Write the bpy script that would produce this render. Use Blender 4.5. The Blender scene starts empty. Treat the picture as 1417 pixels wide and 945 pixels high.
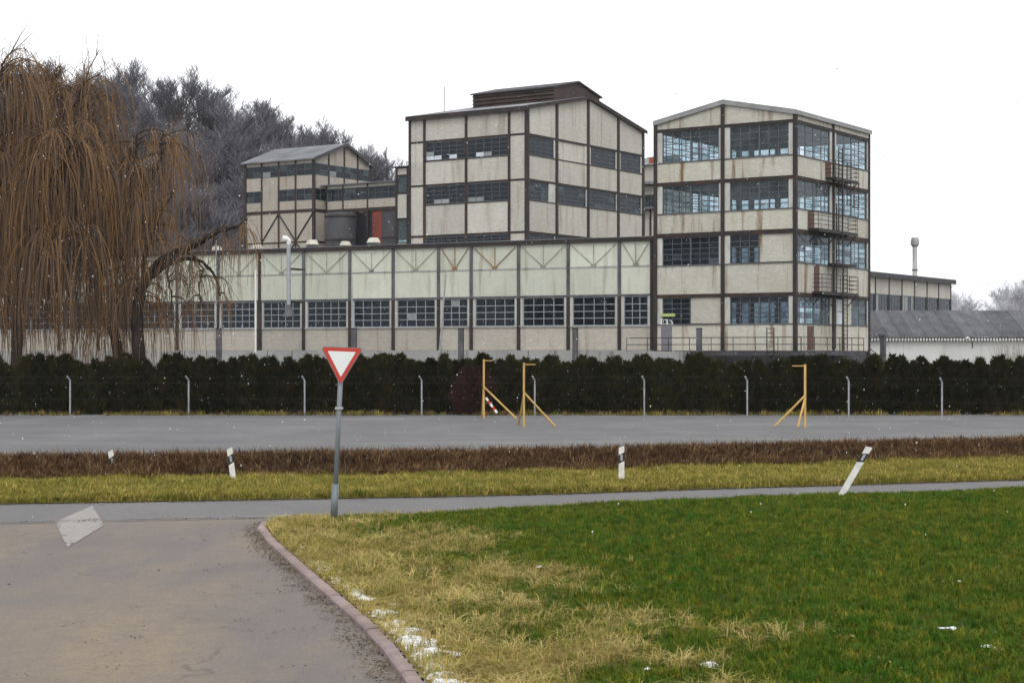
import bpy, math, random
import numpy as np
from mathutils import Vector, Matrix

scene = bpy.context.scene
col = scene.collection
R = math.radians

# ------------------------------------------------------------------ camera
HC = 3.57            # eye height above the road
FPX = 2400.0         # focal length in photograph pixels (1417 wide)
HZ = 487.0           # horizon row in the photograph
cam_d = bpy.data.cameras.new('camera')
cam_d.sensor_width = 36.0
cam_d.lens = FPX / 1417 * 36
cam_d.shift_y = (HZ - 472.5) / 1417
cam_d.clip_start = 0.5
cam_d.clip_end = 4000
cam = bpy.data.objects.new('camera', cam_d)
cam.location = (0, 0, HC)
cam.rotation_euler = (R(90), 0, 0)
col.objects.link(cam)
scene.camera = cam

# ------------------------------------------------------------------ sky, sun, exposure
SUN_EL, SUN_ROT = R(48), R(170)
SKY_STRENGTH = 0.14
SUN_POWER = 0.9
HAZE = 0.00010
world = bpy.data.worlds.new('World')
scene.world = world
world.use_nodes = True
nt = world.node_tree
nt.nodes.clear()
sky = nt.nodes.new('ShaderNodeTexSky')
sky.sky_type = 'NISHITA'
sky.sun_disc = False
sky.sun_elevation = SUN_EL
sky.sun_rotation = SUN_ROT
sky.air_density = 1.0
sky.dust_density = 4.0
hs = nt.nodes.new('ShaderNodeHueSaturation')
hs.inputs['Saturation'].default_value = 0.15
nt.links.new(sky.outputs[0], hs.inputs['Color'])
mx = nt.nodes.new('ShaderNodeMix')
mx.data_type = 'RGBA'
mx.inputs['Factor'].default_value = 0.75          # even cloud cover
mx.inputs['B'].default_value = (10.6, 10.7, 11.0, 1)
nt.links.new(hs.outputs[0], mx.inputs['A'])
bg = nt.nodes.new('ShaderNodeBackground')
bg.inputs['Strength'].default_value = SKY_STRENGTH
nt.links.new(mx.outputs['Result'], bg.inputs['Color'])
wo = nt.nodes.new('ShaderNodeOutputWorld')
nt.links.new(bg.outputs[0], wo.inputs['Surface'])

sun_d = bpy.data.lights.new('sun', 'SUN')
sun_d.energy = SUN_POWER
sun_d.angle = R(25)
sun_d.color = (1.0, 0.97, 0.93)
sun = bpy.data.objects.new('sun', sun_d)
sd = Vector((math.sin(SUN_ROT) * math.cos(SUN_EL), math.cos(SUN_ROT) * math.cos(SUN_EL), math.sin(SUN_EL)))
sun.rotation_euler = (-sd).to_track_quat('-Z', 'Y').to_euler()
sun.location = (0, -20, 60)
col.objects.link(sun)

scene.view_settings.view_transform = 'Standard'
scene.view_settings.look = 'None'
scene.view_settings.exposure = 0.05
scene.view_settings.gamma = 1.0
scene.cycles.max_bounces = 8
scene.cycles.transparent_max_bounces = 24
scene.cycles.volume_bounces = 1

rnd = random.Random(7)
nrng = np.random.default_rng(11)

# ------------------------------------------------------------------ materials
def nodes_of(name):
    m = bpy.data.materials.new(name)
    m.use_nodes = True
    t = m.node_tree
    b = t.nodes['Principled BSDF']
    return m, t, b

def N(t, kind, **kw):
    n = t.nodes.new(kind)
    for k, v in kw.items():
        setattr(n, k, v)
    return n

def c4(c):
    return (c[0], c[1], c[2], 1)

def noise(t, vec, scale, detail=4, rough=.55):
    n = N(t, 'ShaderNodeTexNoise')
    n.inputs['Scale'].default_value = scale
    n.inputs['Detail'].default_value = detail
    n.inputs['Roughness'].default_value = rough
    t.links.new(vec, n.inputs['Vector'])
    return n.outputs['Fac']

def ramp(t, fac, lo, hi):
    m = N(t, 'ShaderNodeMapRange')
    m.inputs['From Min'].default_value = lo
    m.inputs['From Max'].default_value = hi
    t.links.new(fac, m.inputs['Value'])
    return m.outputs['Result']

def mixc(t, fac, a, b, mode='MIX'):
    m = N(t, 'ShaderNodeMix', data_type='RGBA', blend_type=mode)
    if isinstance(fac, (int, float)):
        m.inputs['Factor'].default_value = fac
    else:
        t.links.new(fac, m.inputs['Factor'])
    for key, v in (('A', a), ('B', b)):
        if isinstance(v, tuple):
            m.inputs[key].default_value = c4(v)
        else:
            t.links.new(v, m.inputs[key])
    return m.outputs['Result']

def math_n(t, op, a, b):
    m = N(t, 'ShaderNodeMath', operation=op)
    for i, v in enumerate((a, b)):
        if isinstance(v, (int, float)):
            m.inputs[i].default_value = v
        else:
            t.links.new(v, m.inputs[i])
    return m.outputs[0]

def pos(t):
    return N(t, 'ShaderNodeNewGeometry').outputs['Position']

def scaled(t, vec, sc, rotz=0):
    m = N(t, 'ShaderNodeMapping')
    m.inputs['Scale'].default_value = sc
    m.inputs['Rotation'].default_value = (0, 0, rotz)
    t.links.new(vec, m.inputs['Vector'])
    return m.outputs[0]

def bump(t, b, h, strength=.3, dist=.05):
    n = N(t, 'ShaderNodeBump')
    n.inputs['Strength'].default_value = strength
    n.inputs['Distance'].default_value = dist
    t.links.new(h, n.inputs['Height'])
    t.links.new(n.outputs[0], b.inputs['Normal'])

def obj_random(t):
    return N(t, 'ShaderNodeObjectInfo').outputs['Random']

def plain(name, c, c2=None, scale=2.0, rough=.8, metal=0.0, lo=.35, hi=.7, stretch=(1, 1, 1), bumpy=0, vary=0.0):
    m, t, b = nodes_of(name)
    b.inputs['Roughness'].default_value = rough
    b.inputs['Metallic'].default_value = metal
    if rough >= .9:
        b.inputs['Specular IOR Level'].default_value = .1
    p = scaled(t, pos(t), stretch)
    f = noise(t, p, scale, 6)
    cc = mixc(t, ramp(t, f, lo, hi), c, c2 if c2 else tuple(x * .75 for x in c))
    if vary:
        v = N(t, 'ShaderNodeMapRange')
        v.inputs['To Min'].default_value = 1 - vary
        v.inputs['To Max'].default_value = 1 + vary
        t.links.new(obj_random(t), v.inputs['Value'])
        hsv = N(t, 'ShaderNodeHueSaturation')
        t.links.new(v.outputs[0], hsv.inputs['Value'])
        t.links.new(cc, hsv.inputs['Color'])
        cc = hsv.outputs[0]
    t.links.new(cc, b.inputs['Base Color'])
    if bumpy:
        bump(t, b, noise(t, p, scale * 4, 5), bumpy)
    return m

def wall_mat(name, base, stain, rust, rot, streak=.5, brick=True, grime=.35):
    m, t, b = nodes_of(name)
    b.inputs['Roughness'].default_value = .9
    p = pos(t)
    q = scaled(t, p, (1, 1, 1), -rot)
    sx = N(t, 'ShaderNodeSeparateXYZ')
    t.links.new(q, sx.inputs[0])
    u = math_n(t, 'ADD', sx.outputs[0], sx.outputs[1])
    cv = N(t, 'ShaderNodeCombineXYZ')
    t.links.new(u, cv.inputs[0]); t.links.new(sx.outputs[2], cv.inputs[1])
    br = N(t, 'ShaderNodeTexBrick')
    br.inputs['Scale'].default_value = 1
    br.inputs['Brick Width'].default_value = .32
    br.inputs['Row Height'].default_value = .115
    br.inputs['Mortar Size'].default_value = .016
    br.inputs['Mortar Smooth'].default_value = .4
    br.inputs['Color1'].default_value = c4(base)
    br.inputs['Color2'].default_value = c4(tuple(x * .80 for x in base))
    br.inputs['Mortar'].default_value = c4(tuple(x * .66 for x in base))
    t.links.new(cv.outputs[0], br.inputs['Vector'])
    cc = br.outputs['Color'] if brick else mixc(t, .0, base, base)
    big = ramp(t, noise(t, q, .45, 5), .42, .72)
    cc = mixc(t, math_n(t, 'MULTIPLY', big, grime), cc, stain)
    fine = ramp(t, noise(t, q, 3.5, 4, .7), .3, .7)
    cc = mixc(t, math_n(t, 'MULTIPLY', fine, .34), cc, tuple(x * .7 for x in base))
    st = scaled(t, q, (1.6, 1.6, .14))
    s1 = ramp(t, noise(t, st, 1.0, 6, .6), .54, .70)
    cc = mixc(t, math_n(t, 'MULTIPLY', s1, streak), cc, rust)
    s2 = ramp(t, noise(t, scaled(t, q, (3.0, 3.0, .35)), 1.0, 4, .6), .55, .8)
    cc = mixc(t, math_n(t, 'MULTIPLY', s2, .35 * streak + .1), cc, tuple(x * .45 for x in base))
    v = N(t, 'ShaderNodeMapRange')
    v.inputs['To Min'].default_value = .90
    v.inputs['To Max'].default_value = 1.08
    t.links.new(obj_random(t), v.inputs['Value'])
    hsv = N(t, 'ShaderNodeHueSaturation')
    t.links.new(v.outputs[0], hsv.inputs['Value'])
    t.links.new(cc, hsv.inputs['Color'])
    t.links.new(hsv.outputs[0], b.inputs['Base Color'])
    h = N(t, 'ShaderNodeRGBToBW')
    t.links.new(br.outputs['Color'], h.inputs[0])
    bump(t, b, math_n(t, 'ADD', h.outputs[0], math_n(t, 'MULTIPLY', noise(t, q, 9, 3), .3)), .5, .03)
    return m

def glass_mat(name, tint, trans, dirt, dirt_amt):
    m, t, b = nodes_of(name)
    b.inputs['Base Color'].default_value = c4(dirt)
    b.inputs['Roughness'].default_value = .5
    b.inputs['Specular IOR Level'].default_value = .2
    p = pos(t)
    d = ramp(t, noise(t, p, 1.1, 5, .65), .3, .8)
    v = math_n(t, 'MULTIPLY_ADD', obj_random(t), .5)
    v.node.inputs[2].default_value = .7
    amt = math_n(t, 'MULTIPLY', math_n(t, 'MULTIPLY', d, dirt_amt), v)
    tr = N(t, 'ShaderNodeBsdfTransparent')
    tr.inputs['Color'].default_value = c4(tint)
    gl = N(t, 'ShaderNodeBsdfGlossy')
    gl.inputs['Roughness'].default_value = .08
    gl.inputs['Color'].default_value = (.85, .92, 1, 1)
    fr = N(t, 'ShaderNodeFresnel')
    fr.inputs['IOR'].default_value = 1.35
    bmp = N(t, 'ShaderNodeBump')
    bmp.inputs['Strength'].default_value = .05
    t.links.new(noise(t, p, .8, 2), bmp.inputs['Height'])
    t.links.new(bmp.outputs[0], gl.inputs['Normal'])
    a = N(t, 'ShaderNodeMixShader')
    ge = N(t, 'ShaderNodeNewGeometry')
    ff = math_n(t, 'MULTIPLY', fr.outputs[0], math_n(t, 'SUBTRACT', 1.0, ge.outputs['Backfacing']))
    t.links.new(ff, a.inputs[0]); t.links.new(tr.outputs[0], a.inputs[1]); t.links.new(gl.outputs[0], a.inputs[2])
    e = N(t, 'ShaderNodeMixShader')
    t.links.new(amt, e.inputs[0]); t.links.new(a.outputs[0], e.inputs[1]); t.links.new(b.outputs[0], e.inputs[2])
    t.links.new(e.outputs[0], t.nodes['Material Output'].inputs['Surface'])
    return m

TH = math.atan2(-.5538, .8327)        # turn of the factory blocks
LH = math.atan2(-.4592, .8884)        # turn of the long low hall
M = {}
M['tower_wall'] = wall_mat('tower_wall', (.61, .60, .52), (.37, .33, .25), (.17, .095, .04), TH, 1.0, True, .6)
M['mid_wall'] = wall_mat('mid_wall', (.575, .555, .495), (.42, .37, .31), (.22, .165, .12), TH, .55, True, .5)
M['left_wall'] = wall_mat('left_wall', (.46, .42, .36), (.34, .28, .23), (.2, .11, .07), TH, .6)
M['hall_wall'] = wall_mat('hall_wall', (.585, .61, .515), (.46, .45, .365), (.29, .26, .18), LH, .6, False, .6)
M['hall_plinth_wall'] = wall_mat('hall_plinth_wall', (.51, .475, .41), (.40, .36, .30), (.23, .18, .14), LH, .6, True)
M['white_render'] = wall_mat('white_render', (.66, .67, .65), (.5, .5, .47), (.42, .40, .36), 0, .3, False)
M['concrete'] = wall_mat('concrete', (.36, .36, .35), (.22, .22, .215), (.11, .11, .105), LH, .8, False, .6)
M['white_wood'] = plain('white_wood', (.50, .50, .465), (.32, .30, .26), 2.5, .8, 0, .45, .8, (1, 1, .4), vary=.1)
M['steel'] = plain('steel', (.014, .012, .012), (.045, .024, .018), 1.3, .75, 0, .45, .72, (1, 1, .5))
M['rust_steel'] = plain('rust_steel', (.022, .016, .014), (.075, .032, .02), 1.2, .85, 0, .48, .75)
M['grey_steel'] = plain('grey_steel', (.11, .11, .12), (.05, .05, .055), 1.5, .7, 0, .4, .7, (1, 1, .5))
M['galvanised'] = plain('galvanised', (.42, .44, .47), (.28, .29, .31), 3, .45, .5, .4, .7)
M['black_iron'] = plain('black_iron', (.012, .011, .012), (.028, .02, .018), 3, .65, 0, .45, .75)
M['rod'] = plain('rod', (.30, .31, .26), (.13, .12, .09), .9, .8, 0, .45, .65)
M['rust_rod'] = plain('rust_rod', (.28, .15, .06), (.16, .12, .07), .9, .85, 0, .4, .7)
M['window_frame'] = plain('window_frame', (.30, .33, .35), (.2, .21, .22), 3, .6, 0)
M['dark_frame'] = plain('dark_frame', (.10, .115, .125), (.06, .065, .07), 3, .6, 0)
M['glass'] = glass_mat('glass', (.85, .91, .94), 1, (.13, .16, .18), .34)
M['dark_glass'] = glass_mat('dark_glass', (.5, .58, .64), 1, (.022, .030, .042), .75)
M['teal_glass'] = glass_mat('teal_glass', (.74, .84, .87), 1, (.085, .12, .13), .55)
M['pale_pane'] = plain('pale_pane', (.62, .68, .72), (.45, .5, .54), 2, .4, 0, vary=.15)
M['mint_pane'] = plain('mint_pane', (.30, .52, .48), (.22, .4, .38), 2, .4)
M['grey_pane'] = plain('grey_pane', (.26, .28, .28), (.18, .2, .2), 2, .5, 0, vary=.2)
M['roof_felt'] = plain('roof_felt', (.20, .205, .215), (.36, .37, .38), .5, .9, 0, .45, .75, vary=.0)
M['roof_pale'] = plain('roof_pale', (.20, .205, .22), (.12, .124, .135), .35, .9, 0, .35, .7, (1, 1, 1))
M['fascia'] = plain('fascia', (.30, .31, .31), (.2, .2, .2), 1, .8)
M['dark_clad'] = plain('dark_clad', (.035, .035, .041), (.065, .062, .066), .8, .75, 0, .4, .7, (1, 1, .4), vary=.1)
M['red_paint'] = plain('red_paint', (.24, .035, .016), (.12, .03, .02), .8, .75)
M['brown_louvre'] = plain('brown_louvre', (.028, .019, .018), (.06, .034, .028), .6, .8, 0, .4, .7, (1, 1, 1), vary=.2)
M['brown_door'] = plain('brown_door', (.085, .04, .033), (.12, .055, .04), 1.5, .75)
M['grey_door'] = plain('grey_door', (.17, .17, .19), (.13, .13, .15), 1.5, .7)
M['inside'] = plain('inside', (.16, .165, .16), (.10, .10, .10), .6, .9)
M['inside_floor'] = plain('inside_floor', (.12, .12, .12), (.08, .08, .08), .6, .9)
M['green_board'] = plain('green_board', (.42, .5, .18), (.36, .44, .16), 2, .6)
M['black_board'] = plain('black_board', (.015, .018, .025), (.02, .02, .03), 2, .6)
M['white_paint'] = plain('white_paint', (.78, .79, .78), (.68, .68, .65), 3, .6)
M['off_white'] = plain('off_white', (.72, .72, .69), (.55, .54, .5), 5, .6)
M['red_sign'] = plain('red_sign', (.50, .035, .02), (.42, .03, .02), 4, .45)
M['sign_white'] = plain('sign_white', (.72, .75, .74), (.66, .69, .68), 3, .45)
M['sign_back'] = plain('sign_back', (.20, .20, .21), (.15, .15, .16), 3, .5, .3)
M['sign_post'] = plain('sign_post', (.20, .23, .25), (.13, .15, .16), 4, .55, .35, .35, .7, (1, 1, .3))
M['yellow_wood'] = plain('yellow_wood', (.56, .36, .11), (.38, .24, .08), 3, .75, 0, .4, .7, (1, 1, .3))
M['black_band'] = plain('black_band', (.012, .012, .014), (.02, .02, .02), 3, .6)
M['red_brick'] = plain('red_brick', (.34, .10, .05), (.25, .09, .06), 3, .9)
M['vent_cream'] = plain('vent_cream', (.55, .53, .46), (.36, .33, .27), 1.4, .7, 0, .4, .75)
M['kerb'] = plain('kerb', (.30, .235, .22), (.22, .175, .17), 2.5, .9, 0, .35, .7, (1, 1, 1), .3, .14)
M['road_paint'] = plain('road_paint', (.28, .262, .246), (.20, .182, .17), 5, .85, 0, .40, .70)
M['worn_paint'] = plain('worn_paint', (.24, .23, .222), (.15, .14, .136), 1.1, .85, 0, .38, .62)
M['bark'] = plain('bark', (.018, .014, .013), (.045, .036, .03), 3, .95, 0, .4, .7, (1, 1, .3), .6)
M['grey_bark'] = plain('grey_bark', (.055, .048, .05), (.085, .075, .075), 1, .95)
M['grey_twig'] = plain('grey_twig', (.115, .112, .130), (.14, .136, .154), .25, .95, vary=.2)  # bluish haze of distance is mixed into this hillside twig colour
M['willow_twig'] = plain('willow_twig', (.20, .098, .026), (.105, .058, .03), .35, .85, 0, .35, .65)
def strand_mat(name, cols):
    m, t, b = nodes_of(name)
    b.inputs['Roughness'].default_value = .85
    g_ = N(t, 'ShaderNodeNewGeometry')
    rp = N(t, 'ShaderNodeValToRGB')
    rp.color_ramp.interpolation = 'LINEAR'
    rp.color_ramp.elements[0].color = c4(cols[0]); rp.color_ramp.elements[1].color = c4(cols[-1])
    for i, c in enumerate(cols[1:-1]):
        e = rp.color_ramp.elements.new((i + 1) / (len(cols) - 1)); e.color = c4(c)
    t.links.new(g_.outputs['Random Per Island'], rp.inputs[0])
    big = ramp(t, noise(t, g_.outputs['Position'], .28, 4), .42, .66)
    cc = mixc(t, math_n(t, 'MULTIPLY', big, .30), rp.outputs[0], (.075, .062, .062))
    t.links.new(cc, b.inputs['Base Color'])
    return m
M['willow_twig'] = strand_mat('willow_twig', [(.045, .032, .026), (.085, .050, .027), (.145, .076, .026), (.225, .110, .024), (.115, .066, .034)])
M['willow_branch'] = plain('willow_branch', (.05, .036, .026), (.09, .055, .028), .6, .9)
M['pale_twig'] = plain('pale_twig', (.33, .30, .26), (.22, .19, .16), 1, .9)
M['snow'] = plain('snow', (.74, .76, .78), (.58, .59, .60), 3, .7, 0, .4, .8)
M['wire'] = plain('wire', (.07, .07, .075), None, 1, .6, .3)

def leaf_mat(name, a, b_, scale, c=None, rough=.7, transl=.25, vary=.35):
    m, t, b = nodes_of(name)
    b.inputs['Roughness'].default_value = rough
    b.inputs['Specular IOR Level'].default_value = .04
    p = pos(t)
    cc = mixc(t, ramp(t, noise(t, p, scale, 4), .35, .65), a, b_)
    if c:
        cc = mixc(t, ramp(t, obj_random(t), .55, .95), cc, c)
    v = N(t, 'ShaderNodeMapRange')
    v.inputs['To Min'].default_value = 1 - vary
    v.inputs['To Max'].default_value = 1 + vary
    rr = math_n(t, 'FRACT', math_n(t, 'MULTIPLY', obj_random(t), 7.31), 0)
    t.links.new(rr, v.inputs['Value'])
    hsv = N(t, 'ShaderNodeHueSaturation')
    t.links.new(v.outputs[0], hsv.inputs['Value'])
    t.links.new(cc, hsv.inputs['Color'])
    t.links.new(hsv.outputs[0], b.inputs['Base Color'])
    if transl:
        tl = N(t, 'ShaderNodeBsdfTranslucent')
        t.links.new(hsv.outputs[0], tl.inputs['Color'])
        ms = N(t, 'ShaderNodeMixShader')
        ms.inputs[0].default_value = transl
        t.links.new(b.outputs[0], ms.inputs[1]); t.links.new(tl.outputs[0], ms.inputs[2])
        t.links.new(ms.outputs[0], t.nodes['Material Output'].inputs['Surface'])
    return m

M['thuja'] = leaf_mat('thuja', (.014, .019, .007), (.045, .038, .012), 2.2, None, .7, .1)
M['green_grass'] = leaf_mat('green_grass', (.040, .108, .008), (.080, .122, .012), .35, (.20, .18, .02), .6, .25)
M['straw'] = leaf_mat('straw', (.52, .41, .17), (.32, .25, .08), .8, (.22, .23, .04), .8, .25)
M['verge_grass'] = leaf_mat('verge_grass', (.25, .225, .045), (.165, .17, .03), .5, (.42, .32, .10), .75, .25)
M['brown_weed'] = leaf_mat('brown_weed', (.118, .064, .034), (.068, .040, .026), .35, (.26, .17, .08), .85, .15)

def asphalt(name, a, b_, patch, patch_amt, rough=.85):
    m, t, b = nodes_of(name)
    b.inputs['Roughness'].default_value = rough
    p = pos(t)
    cc = mixc(t, ramp(t, noise(t, p, .35, 6, .6), .35, .68), a, b_)
    pt = ramp(t, noise(t, scaled(t, p, (1.0, .35, 1), R(20)), .33, 5, .6), .45, .65)
    cc = mixc(t, math_n(t, 'MULTIPLY', pt, patch_amt), cc, patch)
    md = ramp(t, noise(t, p, 3.2, 8, .75), .38, .66)
    cc = mixc(t, math_n(t, 'MULTIPLY', md, .5), cc, tuple(x * .66 for x in a))
    sp = ramp(t, noise(t, p, 16, 4, .85), .40, .62)
    cc = mixc(t, math_n(t, 'MULTIPLY', sp, .6), cc, tuple(x * .5 for x in a))
    li = ramp(t, noise(t, scaled(t, p, (1, 1, 1), 1.0), 19, 3, .8), .58, .72)
    cc = mixc(t, math_n(t, 'MULTIPLY', li, .5), cc, tuple(min(1, x * 1.7) for x in a))
    w = N(t, 'ShaderNodeTexVoronoi', feature='DISTANCE_TO_EDGE')
    w.inputs['Scale'].default_value = .32
    wp = N(t, 'ShaderNodeVectorMath', operation='ADD')
    nz = N(t, 'ShaderNodeTexNoise'); nz.inputs['Scale'].default_value = 1.2; nz.inputs['Detail'].default_value = 5
    t.links.new(p, nz.inputs['Vector'])
    t.links.new(p, wp.inputs[0]); t.links.new(nz.outputs['Color'], wp.inputs[1])
    t.links.new(wp.outputs[0], w.inputs['Vector'])
    cr = ramp(t, w.outputs['Distance'], .012, .0)
    cm = ramp(t, noise(t, p, .2, 2), .5, .6)
    cc = mixc(t, math_n(t, 'MULTIPLY', math_n(t, 'MULTIPLY', cr, cm), .6), cc, tuple(x * .3 for x in a))
    t.links.new(cc, b.inputs['Base Color'])
    bump(t, b, noise(t, p, 30, 4, .8), .35, .02)
    return m

def asphalt_streaked(name, *args):
    m = asphalt(name, *args)
    t = m.node_tree; b = t.nodes['Principled BSDF']
    src = b.inputs['Base Color'].links[0].from_socket
    p = pos(t)
    f1 = ramp(t, noise(t, scaled(t, p, (.035, .45, 1), R(4)), 1.0, 6, .65), .40, .66)
    cc = mixc(t, math_n(t, 'MULTIPLY', f1, .55), src, (.085, .084, .088))
    f2 = ramp(t, noise(t, scaled(t, p, (.05, .22, 1), R(-6)), 1.3, 4, .6), .52, .70)
    cc = mixc(t, math_n(t, 'MULTIPLY', f2, .5), cc, (.22, .215, .205))
    f3 = ramp(t, noise(t, p, .9, 7, .7), .50, .70)
    cc = mixc(t, math_n(t, 'MULTIPLY', f3, .35), cc, (.095, .09, .085))
    t.links.new(cc, b.inputs['Base Color'])
    return m
M['side_road'] = asphalt('side_road', (.182, .150, .132), (.130, .113, .112), (.25, .195, .125), 1.0)
M['cross_road'] = asphalt('cross_road', (.155, .150, .150), (.12, .116, .117), (.20, .19, .178), .5)
M['lot'] = asphalt_streaked('lot', (.148, .146, .149), (.105, .104, .108), (.20, .196, .194), .8)
M['ground'] = plain('ground', (.10, .10, .05), (.07, .06, .035), .15, .95)
M['hill'] = plain('hill', (.055, .046, .04), (.08, .066, .055), .1, .95)
M['yard'] = plain('yard', (.17, .165, .16), (.12, .12, .115), .3, .9)

# ------------------------------------------------------------------ helpers
def tag(o, label=None, cat=None, group=None, kind=None):
    for k, v in (('label', label), ('category', cat), ('group', group), ('kind', kind)):
        if v:
            o[k] = v
    return o

def thing(name, loc=(0, 0, 0), rz=0.0, label=None, cat=None, group=None, kind=None):
    o = bpy.data.objects.new(name, None)
    o.location = loc
    o.rotation_euler = (0, 0, rz)
    o.empty_display_size = .3
    col.objects.link(o)
    return tag(o, label, cat, group, kind)

def link(name, me, parent=None):
    o = bpy.data.objects.new(name, me)
    col.objects.link(o)
    if parent:
        o.parent = parent
    return o

class MB:
    def __init__(s):
        s.v = []; s.f = []; s.mi = []; s.smooth = False
    def add(s, vs, fs, mi=0):
        n = len(s.v)
        s.v.extend(vs)
        for f in fs:
            s.f.append(tuple(i + n for i in f)); s.mi.append(mi)
    def box(s, x0, x1, y0, y1, z0, z1, mi=0):
        s.add([(x0, y0, z0), (x1, y0, z0), (x1, y1, z0), (x0, y1, z0), (x0, y0, z1), (x1, y0, z1), (x1, y1, z1), (x0, y1, z1)],
              [(0, 3, 2, 1), (4, 5, 6, 7), (0, 1, 5, 4), (1, 2, 6, 5), (2, 3, 7, 6), (3, 0, 4, 7)], mi)
    def prism(s, a, b, mi=0):
        n = len(a)
        s.add(list(a) + list(b), [tuple(range(n - 1, -1, -1)), tuple(range(n, 2 * n))] +
              [(i, (i + 1) % n, n + (i + 1) % n, n + i) for i in range(n)], mi)
    def tube(s, pts, r, sides=6, mi=0, cap=True):
        pts = [Vector(p) for p in pts]
        n = len(pts)
        rr = r if isinstance(r, (list, tuple)) else [r] * n
        vs = []; fs = []
        ref = None
        for i, p in enumerate(pts):
            d = (pts[min(i + 1, n - 1)] - pts[max(i - 1, 0)])
            if d.length < 1e-9:
                d = Vector((0, 0, 1))
            d.normalize()
            if ref is None:
                ref = Vector((1, 0, 0)) if abs(d.x) < .8 else Vector((0, 1, 0))
            e1 = (ref - d * ref.dot(d))
            if e1.length < 1e-5:
                e1 = d.orthogonal()
            e1.normalize(); ref = e1
            e2 = d.cross(e1)
            for k in range(sides):
                a = 2 * math.pi * k / sides
                vs.append(tuple(p + e1 * (rr[i] * math.cos(a)) + e2 * (rr[i] * math.sin(a))))
        for i in range(n - 1):
            for k in range(sides):
                fs.append((i * sides + k, i * sides + (k + 1) % sides, (i + 1) * sides + (k + 1) % sides, (i + 1) * sides + k))
        if cap:
            fs.append(tuple(range(sides - 1, -1, -1)))
            fs.append(tuple((n - 1) * sides + k for k in range(sides)))
        s.add(vs, fs, mi)
    def bar(s, p, q, r, mi=0, sides=4):
        s.tube([p, q], r, sides, mi)
    def mesh(s, name, mats, smooth=False):
        me = bpy.data.meshes.new(name)
        me.from_pydata(s.v, [], s.f)
        if not isinstance(mats, (list, tuple)):
            mats = [mats]
        for m in mats:
            me.materials.append(m)
        if len(mats) > 1:
            me.polygons.foreach_set('material_index', s.mi)
        if smooth:
            me.polygons.foreach_set('use_smooth', [True] * len(me.polygons))
        me.update()
        return me
    def build(s, name, mats, parent=None, smooth=False):
        return link(name, s.mesh(name, mats, smooth), parent)

_cubes = {}
def cube_of(m):
    if m.name not in _cubes:
        b = MB(); b.box(-.5, .5, -.5, .5, -.5, .5)
        _cubes[m.name] = b.mesh('block_' + m.name, m)
    return _cubes[m.name]

def block(name, m, parent, x0, x1, y0, y1, z0, z1):
    o = link(name, cube_of(m), parent)
    o.location = ((x0 + x1) / 2, (y0 + y1) / 2, (z0 + z1) / 2)
    o.scale = (abs(x1 - x0), abs(y1 - y0), abs(z1 - z0))
    return o

def gp(x, y):                       # where a photograph pixel meets the flat ground
    d = FPX * HC / (y - HZ)
    return ((x - 708.5) / FPX * d, d)

def at(x, y, Y):                    # the point behind a pixel at a known distance
    return ((x - 708.5) / FPX * Y, Y, HC + (HZ - y) / FPX * Y)

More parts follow.
